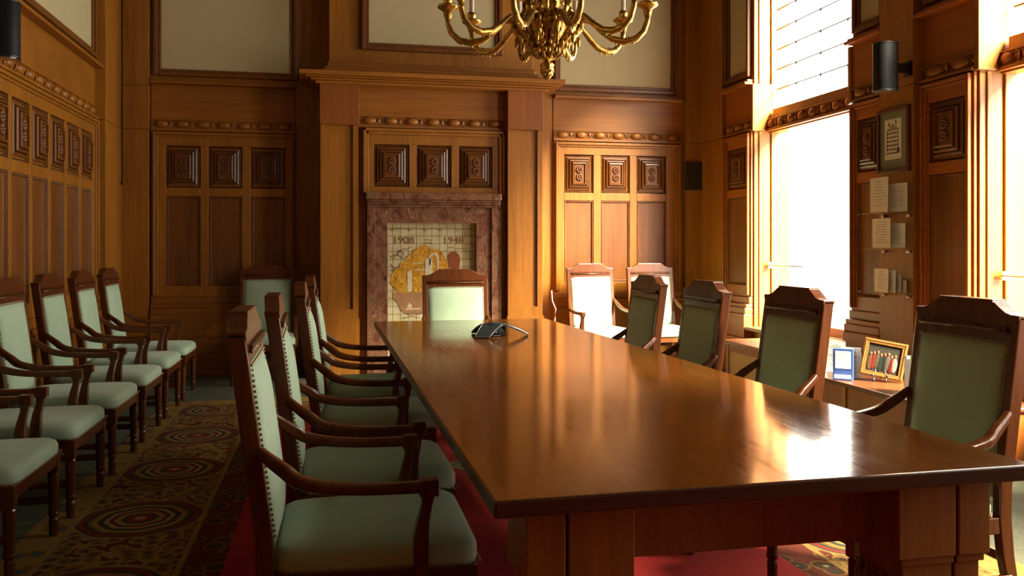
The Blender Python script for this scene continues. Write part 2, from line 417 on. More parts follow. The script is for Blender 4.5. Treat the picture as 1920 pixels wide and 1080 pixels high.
def frieze(mp, a0, a1, z0, z1, parent, d0=0., pitch=.222, mat=None):
    m = MB(mp); h = z1-z0; zc = (z0+z1)/2+.008
    m.box(a0, a1, 0, d0+.012, z0+.02, z1)
    m.box(a0, a1, 0, d0+.046, z0-.006, z0+.014); m.box(a0, a1, 0, d0+.034, z0+.014, z0+.024)
    m.box(a0, a1, 0, d0+.030, z1-.010, z1)
    n = max(1, round((a1-a0)/pitch)); p = (a1-a0)/n
    for i in range(n):
        c = a0+p*(i+.5)
        m.ball((c, d0+.012, zc), (p*.33, .036, h*.36), 6, 12)
        for sgn in (-1, 1):
            m.tube([(c+sgn*p*.40*math.cos(t), d0+.016, zc+h*.36*math.sin(t)) for t in [k*PI/8-PI/2 for k in range(9)]], .0055, 5)
    for i in range(n+1):
        c = a0+p*i
        for sgn in (-1, 1):
            if (i == 0 and sgn < 0) or (i == n and sgn > 0): continue
            m.add([(c, d0+.012, zc-h*.36), (c, d0+.012, zc+h*.36), (c+sgn*.024, d0+.034, zc), (c, d0+.026, zc)], [(0,2,3),(1,3,2),(0,3,1)])
    return m.obj('carved_frieze', mat or OAK_H, parent)
def creampanel(mp, a0, a1, z0, z1, parent, d0=0., axis=OAK_H):
    m = MB(mp); m.box(a0, a1, 0, d0+.006, z0, z1); c = m.obj('cream_panel', CREAM, parent)
    m = MB(mp)
    for w, dd in ((.030, .03), (.075, .05)):
        q = w; r = 0 if w < .05 else .03
        m.box(a0-q, a0-r, 0, d0+dd, z0-q, z1+q); m.box(a1+r, a1+q, 0, d0+dd, z0-q, z1+q)
        m.box(a0-r, a1+r, 0, d0+dd, z0-q, z0-r); m.box(a0-r, a1+r, 0, d0+dd, z1+r, z1+q)
    m.obj('panel_moulding', RED_V, parent, .008)
    return c
def bay(mp, f0, f1, cols, parent, mat, cream=None, d0=0., fr=True, shift=0, carv=True):
    """one panelled bay between f0 and f1; cols are the (a0, a1) openings"""
    m = MB(mp); D = d0+.028
    zt = Z['fr0']-.012
    a0, a1 = cols[0][0], cols[-1][1]
    # stiles and rails leave the openings free
    m.box(f0, a0, 0, D, Z['fb'], zt); m.box(a1, f1, 0, D, Z['fb'], zt)
    for (p, q), (r, s) in zip(cols, cols[1:]): m.box(q, r, 0, D, Z['l0'], Z['c1'])
    for c in cols:
        m.box(c[0], c[1], 0, D, Z['l1'], Z['c0'])
    m.box(a0, a1, 0, D, Z['c1'], zt); m.box(a0, a1, 0, D, Z['fb'], Z['l0'])
    m.obj('panel_frame', mat, parent, .004)
    m = MB(mp)                                  # bolection round the bay
    o = .045
    g0, g1 = f0+.02, f1-.02
    for w0, w1, dd in ((0, .028, .062), (.028, .05, .045)):
        m.box(g0+w0, g0+w1, 0, d0+dd, Z['fb']+.02, zt-w0-.01); m.box(g1-w1, g1-w0, 0, d0+dd, Z['fb']+.02, zt-w0-.01)
        m.box(g0+w1, g1-w1, 0, d0+dd, zt-w1-.01, zt-w0-.01)
    m.obj('bay_moulding', mat, parent, .006)
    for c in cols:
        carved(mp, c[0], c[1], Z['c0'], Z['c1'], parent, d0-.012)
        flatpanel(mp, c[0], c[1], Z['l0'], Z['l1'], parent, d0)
    m = MB(mp)
    m.box(f0, f1, 0, d0+.012, Z['fr1'], Z['rail']); m.obj('plain_board', OAK_H if mat is not OAK_Y else OAK_Y, parent)
    frieze(mp, f0, f1, Z['fr0'], Z['fr1'], parent, d0)
    m = MB(mp)
    for z0, z1, dd in ((Z['rail'], Z['rail']+.03, .10), (Z['rail']+.03, Z['rail']+.055, .07), (Z['m1'], Z['fb'], .05), (Z['m1']-.04, Z['m1'], .085), (Z['m0'], Z['m1']-.04, .10), (Z['p1'], Z['m0'], .11), (0, Z['p1'], .135)):
        m.box(f0, f1, 0, d0+dd, z0, z1)
    m.obj('dado_and_skirting', OAK_H if mat is not OAK_Y else OAK_Y, parent, .008)
    if cream:
        creampanel(mp, cream[0], cream[1], Z['cream'], 4.45, parent, d0)

# back wall, left alcove and right bay
cu = lambda *us: [(PX(a, YB-.03), PX(b, YB-.03)) for a, b in us]
bL = (PX(284, YB), PX(553, YB)); bR = (PX(1037, YB), PX(1276, YB))
bay(back(YB), bL[0], bL[1], cu((311, 376), (391, 454), (470, 535)), wall_back, OAK_V, (PX(303, YB), PX(545, YB)))
bay(back(YB), bR[0], bR[1], cu((1058, 1113), (1127, 1181), (1194, 1249)), wall_back, OAK_V, (PX(1050, YB), PX(1257, YB)))
m = MB(back(YB))   # corner pilasters of three boards each
for f0, f1 in ((XL, bL[0]-.012), (bR[1]+.03, XR)):
    m.box(f0, f1, 0, .085, 0, Z['fr0']-.004); m.box(f0, f1, 0, .085, Z['fr0'], Z['rail']-.03); m.box(f0, f1, 0, .085, Z['rail']-.026, ZT)
m.obj('corner_board', OAK_V, wall_back, .003)
m = MB(back(YB)); m.box(PX(1283, YB-.09), PX(1323, YB-.09), .085, .105, PZ(357, 3.9, YB), PZ(304, 3.9, YB))
g = m.obj('air_grille', BRONZE, wall_back, .004)
m = MB(back(YB)); x0, x1 = PX(1285.5, YB-.1), PX(1320.5, YB-.1)
for i in range(14):
    z = PZ(354, 3.9, YB)+.012+i*(PZ(307, 3.9, YB)-PZ(354, 3.9, YB)-.01)/14; m.box(x0, x1, .104, .116, z, z+.010)
for i in range(9):
    x = x0+(x1-x0)*i/8; m.box(x-.003, x+.003, .104, .114, PZ(354, 3.9, YB), PZ(307, 3.9, YB))
m.obj('grille_bars', BRONZE, g)

# left wall bays
def wall_bay(y1, n, pitch=.436, mp=left(), par=wall_left):
    w = pitch*n; y0 = y1-w
    cols = [(y0+pitch*i+.04, y0+pitch*(i+1)-.026) for i in range(n)]
    bay(mp, y0-.09, y1+.13, cols, par, OAK_V, (y0+.02, y1+.02)); return y0-.09
yL = PY(175, XL+.03)
e0 = wall_bay(yL, 6)
e1 = wall_bay(e0-.55, 6); e2 = wall_bay(e1-.55, 6)
m = MB(left())
for f0, f1 in ((PY(196, XL+.09), YB-.085), (e0-.41, e0-.01), (e1-.41, e1-.01)):
    m.box(f0, f1, 0, .10, 0, Z['fr0']-.004); m.box(f0, f1, 0, .10, Z['fr0'], ZT)
m.obj('wall_pilaster', OAK_V, wall_left, .003)

# right wall piers
def pier(y0, y1, cols, posts, cream=True):
    """y0<y1; cols list of (a0,a1) bay limits, posts list of (a0,a1)"""
    for c in cols:
        w = c[1]-c[0]; i = .085 if w > .45 else .08
        bay(right(), c[0], c[1], [(c[0]+i, c[1]-i)], wall_right, OAK_Y, (c[0]+.11, c[1]-.11) if cream else None)
    m = MB(right())
    for p in posts:
        m.box(p[0], p[1], 0, .095, .45, Z['fr0']-.004); m.box(p[0], p[1], 0, .095, Z['fr0'], Z['rail']); m.box(p[0], p[1], 0, .095, Z['rail'], ZT)
        m.box(p[0]-.02, p[1]+.02, 0, .14, 0, .45)
    m.obj('wall_pilaster', OAK_V, wall_right, .003)
ca, cb = PY(1649, XR-.095), PY(1712, XR-.095)
pier(W2[1], W1[0], [(W2[1], cb), (ca, W1[0])], [(cb, ca)])
pier(W3[1], W2[0], [(W3[1], W3[1]+.52), (W2[0]-.52, W2[0])], [(W3[1]+.52, W2[0]-.52)])
pier(YN, W3[0], [(YN+.4, YN+1.1), (YN+1.3, YN+2.0)], [(YN, YN+.3)])
pc = PY(1362, XR)
pier(W1[1], YB, [(W1[1], pc)], [])
m = MB(right()); m.box(pc, YB-.085, 0, .05, 0, Z['fr0']-.004); m.box(pc, YB-.085, 0, .05, Z['fr0'], ZT); m.obj('corner_board', OAK_V, wall_right, .003)

# ------------------------------------------------------------------ windows
def window(name, w):
    y0, y1 = w; X = XR+.19
    m = MB()
    for a, b in ((y0, y0+.04), (y1-.04, y1)):
        m.box(X, X+.09, a, b, SILL, WTOP)
    m.box(X, X+.09, y0+.07, y1-.07, WTOP-.08, WTOP)
    m.box(X-.01, X+.09, y0+.07, y1-.07, SILL, SILL+.09)
    m.box(X-.02, X+.10, y0, y1, Z['fr0']-.03, Z['fr1']+.02)
    m.box(X-.005, X+.09, y0+.07, y1-.07, Z['fr1']+.02, Z['fr1']+.10)
    o = struct(m.obj(name, OAK_V, None, .006))
    mp = right(X-.02)
    frieze(mp, y0, y1, Z['fr0']-.01, Z['fr1'], o, 0., .20, OAK_Y)
    g = MB(); g.box(X+.045, X+.051, y0+.06, y1-.06, SILL+.05, WTOP-.05); g.obj('window_pane', GLASS, o)
    l = MB()
    for i in range(1, 8):
        z = Z['fr1']+.10+i*.21
        if z < WTOP-.1: l.box(X+.038, X+.058, y0+.07, y1-.07, z-.005, z+.005)
    for i in range(1, 4): y = y0+(y1-y0)*i/4; l.box(X+.04, X+.056, y-.004, y+.004, Z['fr1']+.1, WTOP-.08)
    l.obj('leaded_bars', BLACK, o)
    s = MB(); s.box(XR-.10, X+.0, y0-.0, y1+.0, SILL-.04, SILL); s.obj('window_sill', OAK_Y, o, .01)
    # reveal lining with the wall's belt carried round it
    r = MB()
    for a, b, c in ((y1-.02, y1, 1), (y0, y0+.02, -1)):
        r.box(XR, X, a, b, SILL, WTOP)
    for e, sg in ((y1, -1), (y0, 1)):
        for z0, z1, dd in ((Z['fr0']-.01, Z['rail'], .045), (WTOP-.3, WTOP, .04)):
            p, q = sorted((e, e+sg*dd)); r.box(XR-.03, X, p, q, z0, z1)
        p, q = sorted((e, e+sg*.035)); r.box(XR+.05, XR+.085, p, q, SILL, Z['fr0']-.02); r.box(XR+.05, XR+.085, p, q, Z['rail'], WTOP-.3)
    r.obj('reveal_lining', OAK_V, o, .006)
    h = MB(); z = 1.05+.12
    h.tube([(X-.05, y1-.06, z), (X-.05, y1-.75, z)], .008, 8); h.box(X-.055, X, y1-.075, y1-.045, z-.03, z+.03)
    h.obj('window_stay', SILVER, o)
    return o
for i, w in enumerate(WINS): window('window_%d' % (i+1), w)

# ------------------------------------------------------------------ chimney piece
YP, YC, YU = 9.07, 9.22, 9.40
fp = tag(empty('fireplace', (1.07, YC, 0)), 'oak chimneypiece with marble surround and tiled panel on the back wall', 'fireplace')
def fpart(m, name, mat, bev=.004, par=None):
    o = m.obj(name, mat, par or fp, bev)
    if not par: o.matrix_parent_inverse = Matrix.Translation((-1.07, -YC, 0))
    return o
L0, L1 = PX(601, YP), PX(672, YP); R0, R1 = PX(952.5, YP), PX(1017, YP)
m = MB(back(YB)); dC = YB-YC; dP = YB-YP; dU = YB-YU
m.box(L0+.01, R1-.01, .001, dC-.02, 1.93, 3.04)            # body over the opening
m.box(L0+.01, PX(687, YC), .001, dC-.02, 0, 1.93); m.box(PX(940, YC), R1-.01, .001, dC-.02, 0, 1.93)
fpart(m, 'chimney_body', OAK_V)
uL, uR = PX(617, YU), PX(1000, YU)
m = MB(back(YB)); m.box(uL, uR, .001, dU, 3.15, ZT)
fpart(m, 'upper_breast', OAK_V)
m = MB(back(YB))
c0, c1 = PX(692, YU), PX(928, YU)
m.box(c0, c1, dU, dU+.006, PZ(86, 1.07, YU), 4.5); fpart(m, 'cream_panel', CREAM, 0)
m = MB(back(YB)); zc = PZ(86, 1.07, YU)
for w0, w1, dd in ((0, .035, .03), (.035, .08, .055)):
    m.box(c0-w1, c0-w0, dU, dU+dd, zc-w1, 4.5); m.box(c1+w0, c1+w1, dU, dU+dd, zc-w1, 4.5); m.box(c0-w0, c1+w0, dU, dU+dd, zc-w1, zc-w0)
fpart(m, 'panel_moulding', RED_V, .008)
for (a, b) in ((L0, L1), (R0, R1)):
    m = MB(back(YB)); m.box(a, b, dC-.02, dP-.03, 0, 2.62)
    m.box(a, a+.055, dP-.03, dP, .62, 2.62); m.box(b-.055, b, dP-.03, dP, .62, 2.62); m.box(a+.055, b-.055, dP-.03, dP, .62, .72)
    m.box(a-.012, b+.012, dC, dP+.02, 0, .62)
    n = 95
    for i in range(n):
        z = .73+i*.0199
        for q in (a+.061, b-.061): m.box(q-.006, q+.006, dP-.03, dP-.018, z, z+.011)
    o = fpart(m, 'pilaster', OAK_V, 0)
    m = MB(back(YB)); m.box(a-.008, b+.008, dC-.02, dP+.03, 2.62, 3.04); fpart(m, 'pilaster_block', SHLD)
m = MB(back(YB)); m.box(L1, R0, dC-.02, dC+.03, 2.745, 3.04); fpart(m, 'plain_board', OAK_H)
o = frieze(back(YB), L1+.008, R0-.008, 2.626, 2.745, fp, dC, .23); o.matrix_parent_inverse = Matrix.Translation((-1.07, -YC, 0))
m = MB(back(YB))     # cornice under the upper breast, four courses with mitred ends
for z0, z1, dd, e in ((3.035, 3.065, dP+.06, .05), (3.065, 3.085, dP+.10, .10), (3.085, 3.10, dP+.15, .15), (3.10, 3.145, dP+.20, .21)):
    m.box(L0-e, R1+e, .12, dd, z0, z1)
fpart(m, 'cornice', OAK_H, .01)
m = MB(back(YB))
for z0, z1, dd, e in ((3.145, 3.23, dU+.16, .08), (3.23, 3.27, dU+.11, .05), (3.27, 3.33, dU+.05, .02)):
    m.box(uL-e, uR+e, .05, dd, z0, z1)
fpart(m, 'upper_base_moulding', OAK_H, .012)
# overmantel frame and three carved panels
m = MB(back(YB)); g0, g1 = PX(686, YC), PX(940, YC)
a_ = [(PX(p, YC-.02), PX(q, YC-.02)) for p, q in ((701, 767), (781, 846), (860, 923))]
zs0, zs1 = 2.0, 2.447
for x0, x1 in ((g0+.03, a_[0][0]), (a_[0][1], a_[1][0]), (a_[1][1], a_[2][0]), (a_[2][1], g1-.03)): m.box(x0, x1, dC-.02, dC+.02, zs0, zs1)
m.box(g0+.03, g1-.03, dC-.02, dC+.02, zs1, 2.56); m.box(g0+.03, g1-.03, dC-.02, dC+.02, 1.93, zs0)
for w0, w1, dd in ((-.03, .0, .075), (0, .03, .05)):
    m.box(g0+w0, g0+w1, dC-.02, dC+dd, 1.93, 2.61-w1); m.box(g1-w1, g1-w0, dC-.02, dC+dd, 1.93, 2.61-w1); m.box(g0+w0, g1-w0, dC-.02, dC+dd, 2.58-w1, 2.61-w0-.03)
fpart(m, 'overmantel_frame', OAK_V, .004)
for a, b in a_:
    o = carved(back(YB), a, b, zs0, zs1, fp, dC-.018); o.matrix_parent_inverse = Matrix.Translation((-1.07, -YC, 0))
# marble
m = MB(back(YB))
m.box(PX(686, 9.02), PX(941, 9.02), dC, YB-9.02, 1.856, 1.928)
m.prism([(dC, 1.856), (YB-9.05, 1.856), (YB-9.05, 1.845), (YB-9.12, 1.80), (YB-9.14, 1.783), (dC, 1.783)], PX(690, 9.05), PX(937, 9.05), 'x') if False else None
for z0, z1, y in ((1.835, 1.856, 9.05), (1.812, 1.835, 9.08), (1.783, 1.812, 9.12)): m.box(PX(688, y), PX(939, y), dC-.02, YB-y, z0, z1)
fpart(m, 'mantel_shelf', MARBLE, .008)
m = MB(back(YB)); YM = 9.17
j0, j1, j2 = PX(688, YM), PX(703, YM), PX(727, YM); k2, k1, k0 = PX(893, YM), PX(921, YM), PX(939, YM)
m.box(j0, j1, 0.3, YB-YM+.03, 0, 1.783); m.box(k1, k0, .3, YB-YM+.03, 0, 1.783)
m.box(j1, j2, 0.3, YB-YM, 0, 1.617); m.box(k2, k1, .3, YB-YM, 0, 1.617)
m.box(j1, k1, .3, YB-YM, 1.617, 1.783)
fpart(m, 'marble_surround', MARBLE, .003)
YT = 9.26
m = MB(); m.box(j2-.01, k2+.01, YT, YT+.05, 0, 1.63); TP = fpart(m, 'tile_panel', TILE, 0)
# picture in the tiles, laid on as glazed relief
inv = Matrix.Translation((-1.07, -YC, 0))
def deco(name, mat, polys, th=.004):
    m = MB()
    for pts in polys:
        m.prism([(PX(u, YT), PZ(v, PX(u, YT), YT)) for u, v in pts], YT-th, YT+.002, 'y')
    o = m.obj(name, mat, TP); return o
def zz(u, v): return (700+u/5.4, 420+v/5.4)
tree = [zz(*p) for p in ((185,520),(205,470),(255,450),(265,400),(330,370),(345,320),(390,310),(400,260),(450,240),(500,215),(550,220),(585,255),(640,255),(690,280),(720,330),(750,390),(800,440),(870,480),(900,540),(900,700),(700,720),(560,740),(420,750),(300,700),(240,690),(210,650),(170,590))]
deco('golden_tree_relief', LEAFGOLD, [tree], .005)
deco('brown_ground_relief', EARTH, [[zz(*p) for p in ((205,695),(480,690),(900,700),(880,880),(600,900),(330,905),(280,880),(250,800),(195,750))]], .007)
deco('pale_building_relief', PALEGL, [[zz(*p) for p in q] for q in (
    ((525,350),(598,350),(598,500),(525,520)), ((345,490),(390,460),(390,680),(345,690)), ((565,320),(600,292),(640,292),(660,330),(660,500),(645,500),(640,335),(615,310),(585,330),(575,420),(565,420)),
    ((345,820),(370,798),(390,820),(390,850),(345,850)), ((330,855),(480,850),(480,862),(330,868)), ((400,395),(500,392),(500,402),(400,405)), ((420,460),(520,455),(520,468),(420,470)))], .009)
deco('red_flower_relief', REDGL, [[zz(*p) for p in ((750,330),(780,285),(830,280),(865,310),(880,360),(870,440),(850,470),(760,440),(765,380))]], .009)
m = MB()
for a, b in (((150, 52), (985, 52)),):
    m.tube([(PX(700+u/5.4, YT), YT-.002, PZ(420+v/5.4, 1, YT)) for u, v in (a, b)], .0022, 5)
for c in (190, 365, 525, 675, 840):
    m.tube([(PX(700+u/5.4, YT), YT-.002, PZ(420+v/5.4, 1, YT)) for u, v in ((c-30, 50), (c-12, 60), (c, 70), (c+12, 60), (c+30, 50))], .003, 5)
for pts in (((170,340),(220,305),(270,320),(300,350),(340,330),(370,300)), ((200,345),(260,290),(300,250),(340,260),(370,240),(395,235)), ((175,405),(210,440),(250,450),(290,430),(310,400)), ((250,270),(280,265),(310,300),(290,340),(250,310),(250,270)), ((175,470),(215,460),(245,440)),
            ((290,950),(380,935),(470,950)), ((330,890),(400,880),(475,890)), ((340,915),(400,925),(470,915))):
    m.tube([(PX(700+u/5.4, YT), YT-.003, PZ(420+v/5.4, 1, YT)) for u, v in pts], .003, 5)
m.obj('brown_line_drawing', LINEBR, TP)
for body, u, v, sz, sx in (('1908', 756.5, 451, .105, 1.12), ('1948', 850, 451, .105, 1.12)):
    x = PX(u, YT); text('date_lettering', body, sz, LINEBR, (x, YT-.004, PZ(v, x, YT)), (PI/2, 0, 0), TP, .001, sx)
m = MB()
for k, (ua, ub, v) in enumerate(((797,803,449),(804,810,450),(797,801,454),(803,810,455),(840,850,464),(853,872,466))):
    m.box(PX(ua, YT), PX(ub, YT), YT-.003, YT+.001, PZ(v+1, 1, YT), PZ(v-.5, 1, YT))
m.obj('small_lettering', LINEBR, TP)

# ------------------------------------------------------------------ rug
m = MB(); m.box(RX0, RX1, RY0, RY1, 0.0, .004); tag(m.obj('rug', RUG), 'long red rug with gold medallion border under the table', 'rug')

# ------------------------------------------------------------------ table
tb = tag(empty('conference_table', (1.12, 4.6, .004)), 'long dark polished wooden conference table in the middle of the rug', 'table')
tinv = Matrix.Translation((-1.12, -4.6, -.004))
def tmap(x, y, z):
    return (x*.935, y*.935, HC-(HC-z)*.935 if z > .42 else .004+(z-.004)*(.4824-.004)/(.42-.004))
def tpart(m, name, mat, bev=.004):
    m.v = [tmap(*p) for p in m.v]
    o = m.obj(name, mat, tb, bev, 3); o.matrix_parent_inverse = tinv; return o
TL0, TL1, TR0, TR1, TY0, TY1, TZ = .388, .345, 1.953, 1.785, 2.055, 7.12, .76
m = MB()
m.hexa([(TL0, TY0, TZ-.045), (TR0, TY0+.03, TZ-.045), (TR1, TY1, TZ-.045), (TL1, TY1, TZ-.045), (TL0, TY0, TZ), (TR0, TY0+.03, TZ), (TR1, TY1, TZ), (TL1, TY1, TZ)])
o = tpart(m, 'tabletop', TABLE, .007)
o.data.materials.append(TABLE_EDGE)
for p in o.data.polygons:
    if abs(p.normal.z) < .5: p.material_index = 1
m = MB()
m.box(.70, 1.60, 2.26, 2.30, .52, .712); m.box(.66, 1.6, 6.86, 6.90, .52, .712)
m.box(.62, .66, 2.4, 6.8, .58, .712); m.box(1.62, 1.66, 2.4, 6.8, .58, .712)
tpart(m, 'apron', TABLE_LEG)
for x0, x1 in ((.485, .775), (1.55, 1.845)):
    for y0 in (2.135, 6.70):
        if y0 > 6: x0, x1 = (.47, .74) if x0 < 1 else (1.40, 1.67)
        y1 = y0+.24; m = MB(); g = x1-.108 if x0 > 1 else x0+.108
        for a, b in ((x0, g-.004), (g+.004, x1)):
            m.box(a, b, y0, y1, .50, .712); i = .02 if a > x0 else 0; j = .02 if b < x1 else 0
            c0_ = a+(.012 if a == x0 else 0); c1_ = b-(.012 if b == x1 else 0)
            m.box(c0_, c1_, y0+.008, y1-.008, .478, .50)
            c0_ = a+(.022 if a == x0 else 0); c1_ = b-(.022 if b == x1 else 0)
            m.box(c0_, c1_, y0+.018, y1-.018, .42, .478)
        m.box(g-.005, g+.005, y0+.03, y1-.03, .42, .712)
        m.box(x0+.05, x1-.05, y0+.04, y1-.04, .08, .37)
        m.box(x0-.03, x1+.03, y0-.03, y1+.03, .012, .09)
        L = tpart(m, 'leg', TABLE_LEG)
        c = MB()
        nx = 8
        for i in range(nx):
            a = x0+.018+(x1-x0-.036)*(i+.5)/nx
            for yy, sg in ((y0+.015, -1), (y1-.015, 1)):
                c.ball((a, yy, .385), (.017, .022, .04), 6, 8)
                for k in range(2): c.ball((a-.009+k*.018, yy+sg*.008, .428), .007, 4, 6)
        for i in range(6):
            yv = y0+.02+(y1-y0-.04)*(i+.5)/6
            for xx in (x0+.018, x1-.018):
                c.ball((xx, yv, .385), (.022, .017, .04), 6, 8); c.ball((xx, yv, .428), .008, 4, 6)
        c.box(x0+.02, x1-.02, y0+.018, y1-.018, .345, .425)
        c.v = [tmap(*p) for p in c.v]; o = c.obj('carved_leaf_band', TABLE_LEG, L)

# ------------------------------------------------------------------ armchair
def sup(t, e):   # superellipse helper
    c, s_ = math.cos(t), math.sin(t)
    return math.copysign(abs(c)**e, c), math.copysign(abs(s_)**e, s_)
def ybk(z):       # rear face of the stile at height z (chair faces -Y)
    return .285+(z-.47)*.132 if z > .47 else .285+(.47-z)**2*.30
def make_chair():
    t = empty('armchair')
    HW = .28
    for sx in (-1, 1):
        m = MB(); pts = []
        zs = [0, .12, .25, .38, .50, .65, .80, .95, 1.05, 1.115]
        rings = []
        for z in zs:
            y = ybk(z); d = .052 if z > .3 else .038+.014*z/.3; w = .04
            x0, x1 = sorted((sx*HW, sx*(HW-w))); rings.append([(x0, y-d, z), (x1, y-d, z), (x1, y, z), (x0, y, z)])
        vs = [p for r in rings for p in r]; k = len(rings)
        fs = [(i*4+j, i*4+(j+1) % 4, i*4+4+(j+1) % 4, i*4+4+j) for i in range(k-1) for j in range(4)]+[(3,2,1,0), (4*k-4, 4*k-3, 4*k-2, 4*k-1)]
        m.add(vs, fs)
        m.obj('back_stile', CHW, t, .005)
    # crest rail: shoulders, ogee and flat raised middle
    prof = [(-HW, 1.105), (-HW, 1.12), (-.238, 1.121), (-.21, 1.128), (-.177, 1.146), (-.154, 1.160), (-.145, 1.162), (-.142, 1.172), (.142, 1.172), (.145, 1.162), (.154, 1.160), (.177, 1.146), (.21, 1.128), (.238, 1.121), (HW, 1.12), (HW, 1.105)]
    m = MB(); n = len(prof)
    zb = 1.01
    top = prof; vs = []
    for x, z in top:
        y = ybk(z); vs += [(x, y-.056, z), (x, y+.002, z)]
    for x, z in top:
        y = ybk(zb); xx = max(-.242, min(.242, x)); vs += [(xx, y-.050, zb), (xx, y-.002, zb)]
    o2 = 2*n
    fs = []
    for i in range(n-1):
        fs += [(2*i, 2*i+1, 2*i+3, 2*i+2), (2*i, 2*i+2, o2+2*i+2, o2+2*i), (2*i+1, o2+2*i+1, o2+2*i+3, 2*i+3), (o2+2*i, o2+2*i+2, o2+2*i+3, o2+2*i+1)]
    fs += [(0, o2, o2+1, 1), (2*n-2, 2*n-1, o2+2*n-1, o2+2*n-2)]
    m.add(vs, fs)
    cr = m.obj('crest_rail', CHW, t, .003)
    m = MB(); y = ybk(1.06)
    m.tube([(-.24, y-.060, 1.058), (.24, y-.060, 1.058)], .006, 6)
    for i in range(33): x = -.234+i*.0144; m.box(x, x+.008, y-.064, y-.05, 1.064, 1.078)
    m.obj('reeded_band', CHW, cr)
    # upholstered back, bulging forward
    m = MB(); NZ, NX = 12, 10; vs = []; fs = []
    z0, z1 = .46, 1.022
    for side in (0, 1):
        for i in range(NZ+1):
            v = i/NZ; z = z0+(z1-z0)*v
            for j in range(NX+1):
                u = j/NX; x = -.242+.484*u
                e = (1-abs(2*u-1)**4)*(1-abs(2*v-1)**6)
                y = ybk(z)-(.050 if side == 0 else .006)
                y += -(.030*e) if side == 0 else .006*e
                vs.append((x, y, z))
    Q = (NZ+1)*(NX+1)
    for side in (0, 1):
        for i in range(NZ):
            for j in range(NX):
                a = side*Q+i*(NX+1)+j; fs.append((a, a+1, a+NX+2, a+NX+1))
    rim = [j for j in range(NX+1)]+[i*(NX+1)+NX for i in range(1, NZ+1)]+[NZ*(NX+1)+j for j in range(NX-1, -1, -1)]+[i*(NX+1) for i in range(NZ-1, 0, -1)]
    for i in range(len(rim)):
        a, b = rim[i], rim[(i+1) % len(rim)]; fs.append((a, b, b+Q, a+Q))
    m.add(vs, fs, True)
    bk = m.obj('backrest', GREEN, t)
    m = MB()
    def nail(x, y, z): m.ball((x, y, z), (.0052, .004, .0052), 3, 6)
    for i in range(31): nail(-.232+i*.01547, ybk(1.015)-.056, 1.015)
    for i in range(32):
        z = .50+i*.0162
        for sx in (-1, 1): nail(sx*.234, ybk(z)-.056, z)
    m.obj('brass_nails', NAIL, bk)
    # seat rails and cushion
    m = MB()
    def sx_at(y): return .288+(.215-y)*.045
    for s_ in (-1, 1):
        m.hexa([(s_*(.275-.03), .26, .335), (s_*.275, .26, .335), (s_*.312, -.355, .335), (s_*.282, -.355, .335),
                (s_*(.275-.03), .26, .395), (s_*.275, .26, .395), (s_*.312, -.355, .395), (s_*.282, -.355, .395)])
    m.box(-.30, .30, -.37, -.34, .335, .395); m.box(-.26, .26, .225, .26, .335, .395)
    m.obj('seat_frame', CHW, t, .004)
    m = MB(); vs = []; fs = []; NA = 32
    prof = [(1.0, .393), (1.012, .41), (1.012, .438), (.985, .456), (.93, .467), (.75, .478), (.45, .486), (.0, .489)]
    for i, (s_, z) in enumerate(prof[:-1]):
        for k in range(NA):
            cx, cy = sup(2*PI*k/NA, .22)
            w = .293+(-cy)*.020
            vs.append((cx*w*s_, -.070+cy*.310*s_, z))
    for i in range(len(prof)-2):
        for k in range(NA): fs.append((i*NA+k, i*NA+(k+1) % NA, (i+1)*NA+(k+1) % NA, (i+1)*NA+k))
    c = len(vs); vs.append((0, -.070, .489)); b0 = (len(prof)-2)*NA
    for k in range(NA): fs.append((b0+k, b0+(k+1) % NA, c))
    fs.append(tuple(range(NA-1, -1, -1)))
    m.add(vs, fs, True)
    st = m.obj('seat', GREEN, t)
    m = MB()
    for i in range(40): m.ball((-.295+i*.0151, -.383, .401), (.005, .004, .005), 3, 6)
    for s_ in (-1, 1):
        for i in range(35): y = -.365+i*.0165; m.ball((s_*(.315-(y+.35)*.062), y, .401), (.004, .005, .005), 3, 6)
    m.obj('brass_nails', NAIL, st)
    # front legs
    for s_ in (-1, 1):
        m = MB(); x, y = s_*.288, -.348
        m.box(x-.025, x+.025, y-.025, y+.025, .30, .394)
        m.lathe([(.021, .305), (.021, .298), (.026, .290), (.0265, .27), (.0225, .115), (.025, .110), (.025, .098), (.018, .090), (.0225, .075), (.020, .0)], (x, y, 0), 8, smooth=False)
        m.obj('front_leg', CHW, t, .003)
    # stretchers
    m = MB()
    for s_ in (-1, 1): m.tube([(s_*.285, -.34, .17), (s_*.275, .285, .17)], 0, sq=(.022, .034))
    m.tube([(-.28, -.04, .17), (.28, -.04, .17)], 0, sq=(.022, .034)); m.tube([(-.27, .275, .24), (.27, .275, .24)], 0, sq=(.02, .034))
    m.obj('stretcher', CHW, t)
    # arms: scroll start on the stile, sweep down and out to the post
    for s_ in (-1, 1):
        m = MB()
        path = [(.272, ybk(.775)-.045, .770), (.282, ybk(.76)-.075, .742), (.294, ybk(.75)-.12, .708), (.306, .16, .678), (.311, .08, .658), (.313, -.02, .648), (.312, -.12, .645), (.311, -.205, .645)]
        sec = [(.026, .030), (.030, .036), (.036, .042), (.042, .040), (.044, .036), (.044, .034), (.044, .034), (.046, .036)]
        pts, sc = [], []
        for i in range(len(path)-1):
            P0, P1, P2, P3 = (Vector(path[max(0, min(len(path)-1, i+d))]) for d in (-1, 0, 1, 2))
            for q in range(4):
                t_ = q/4; p = .5*((2*P1)+(P2-P0)*t_+(2*P0-5*P1+4*P2-P3)*t_**2+(3*P1-P0-3*P2+P3)*t_**3)
                pts.append((s_*p.x, p.y, p.z)); sc.append(tuple(sec[i][w_]*(1-t_)+sec[i+1][w_]*t_ for w_ in (0, 1)))
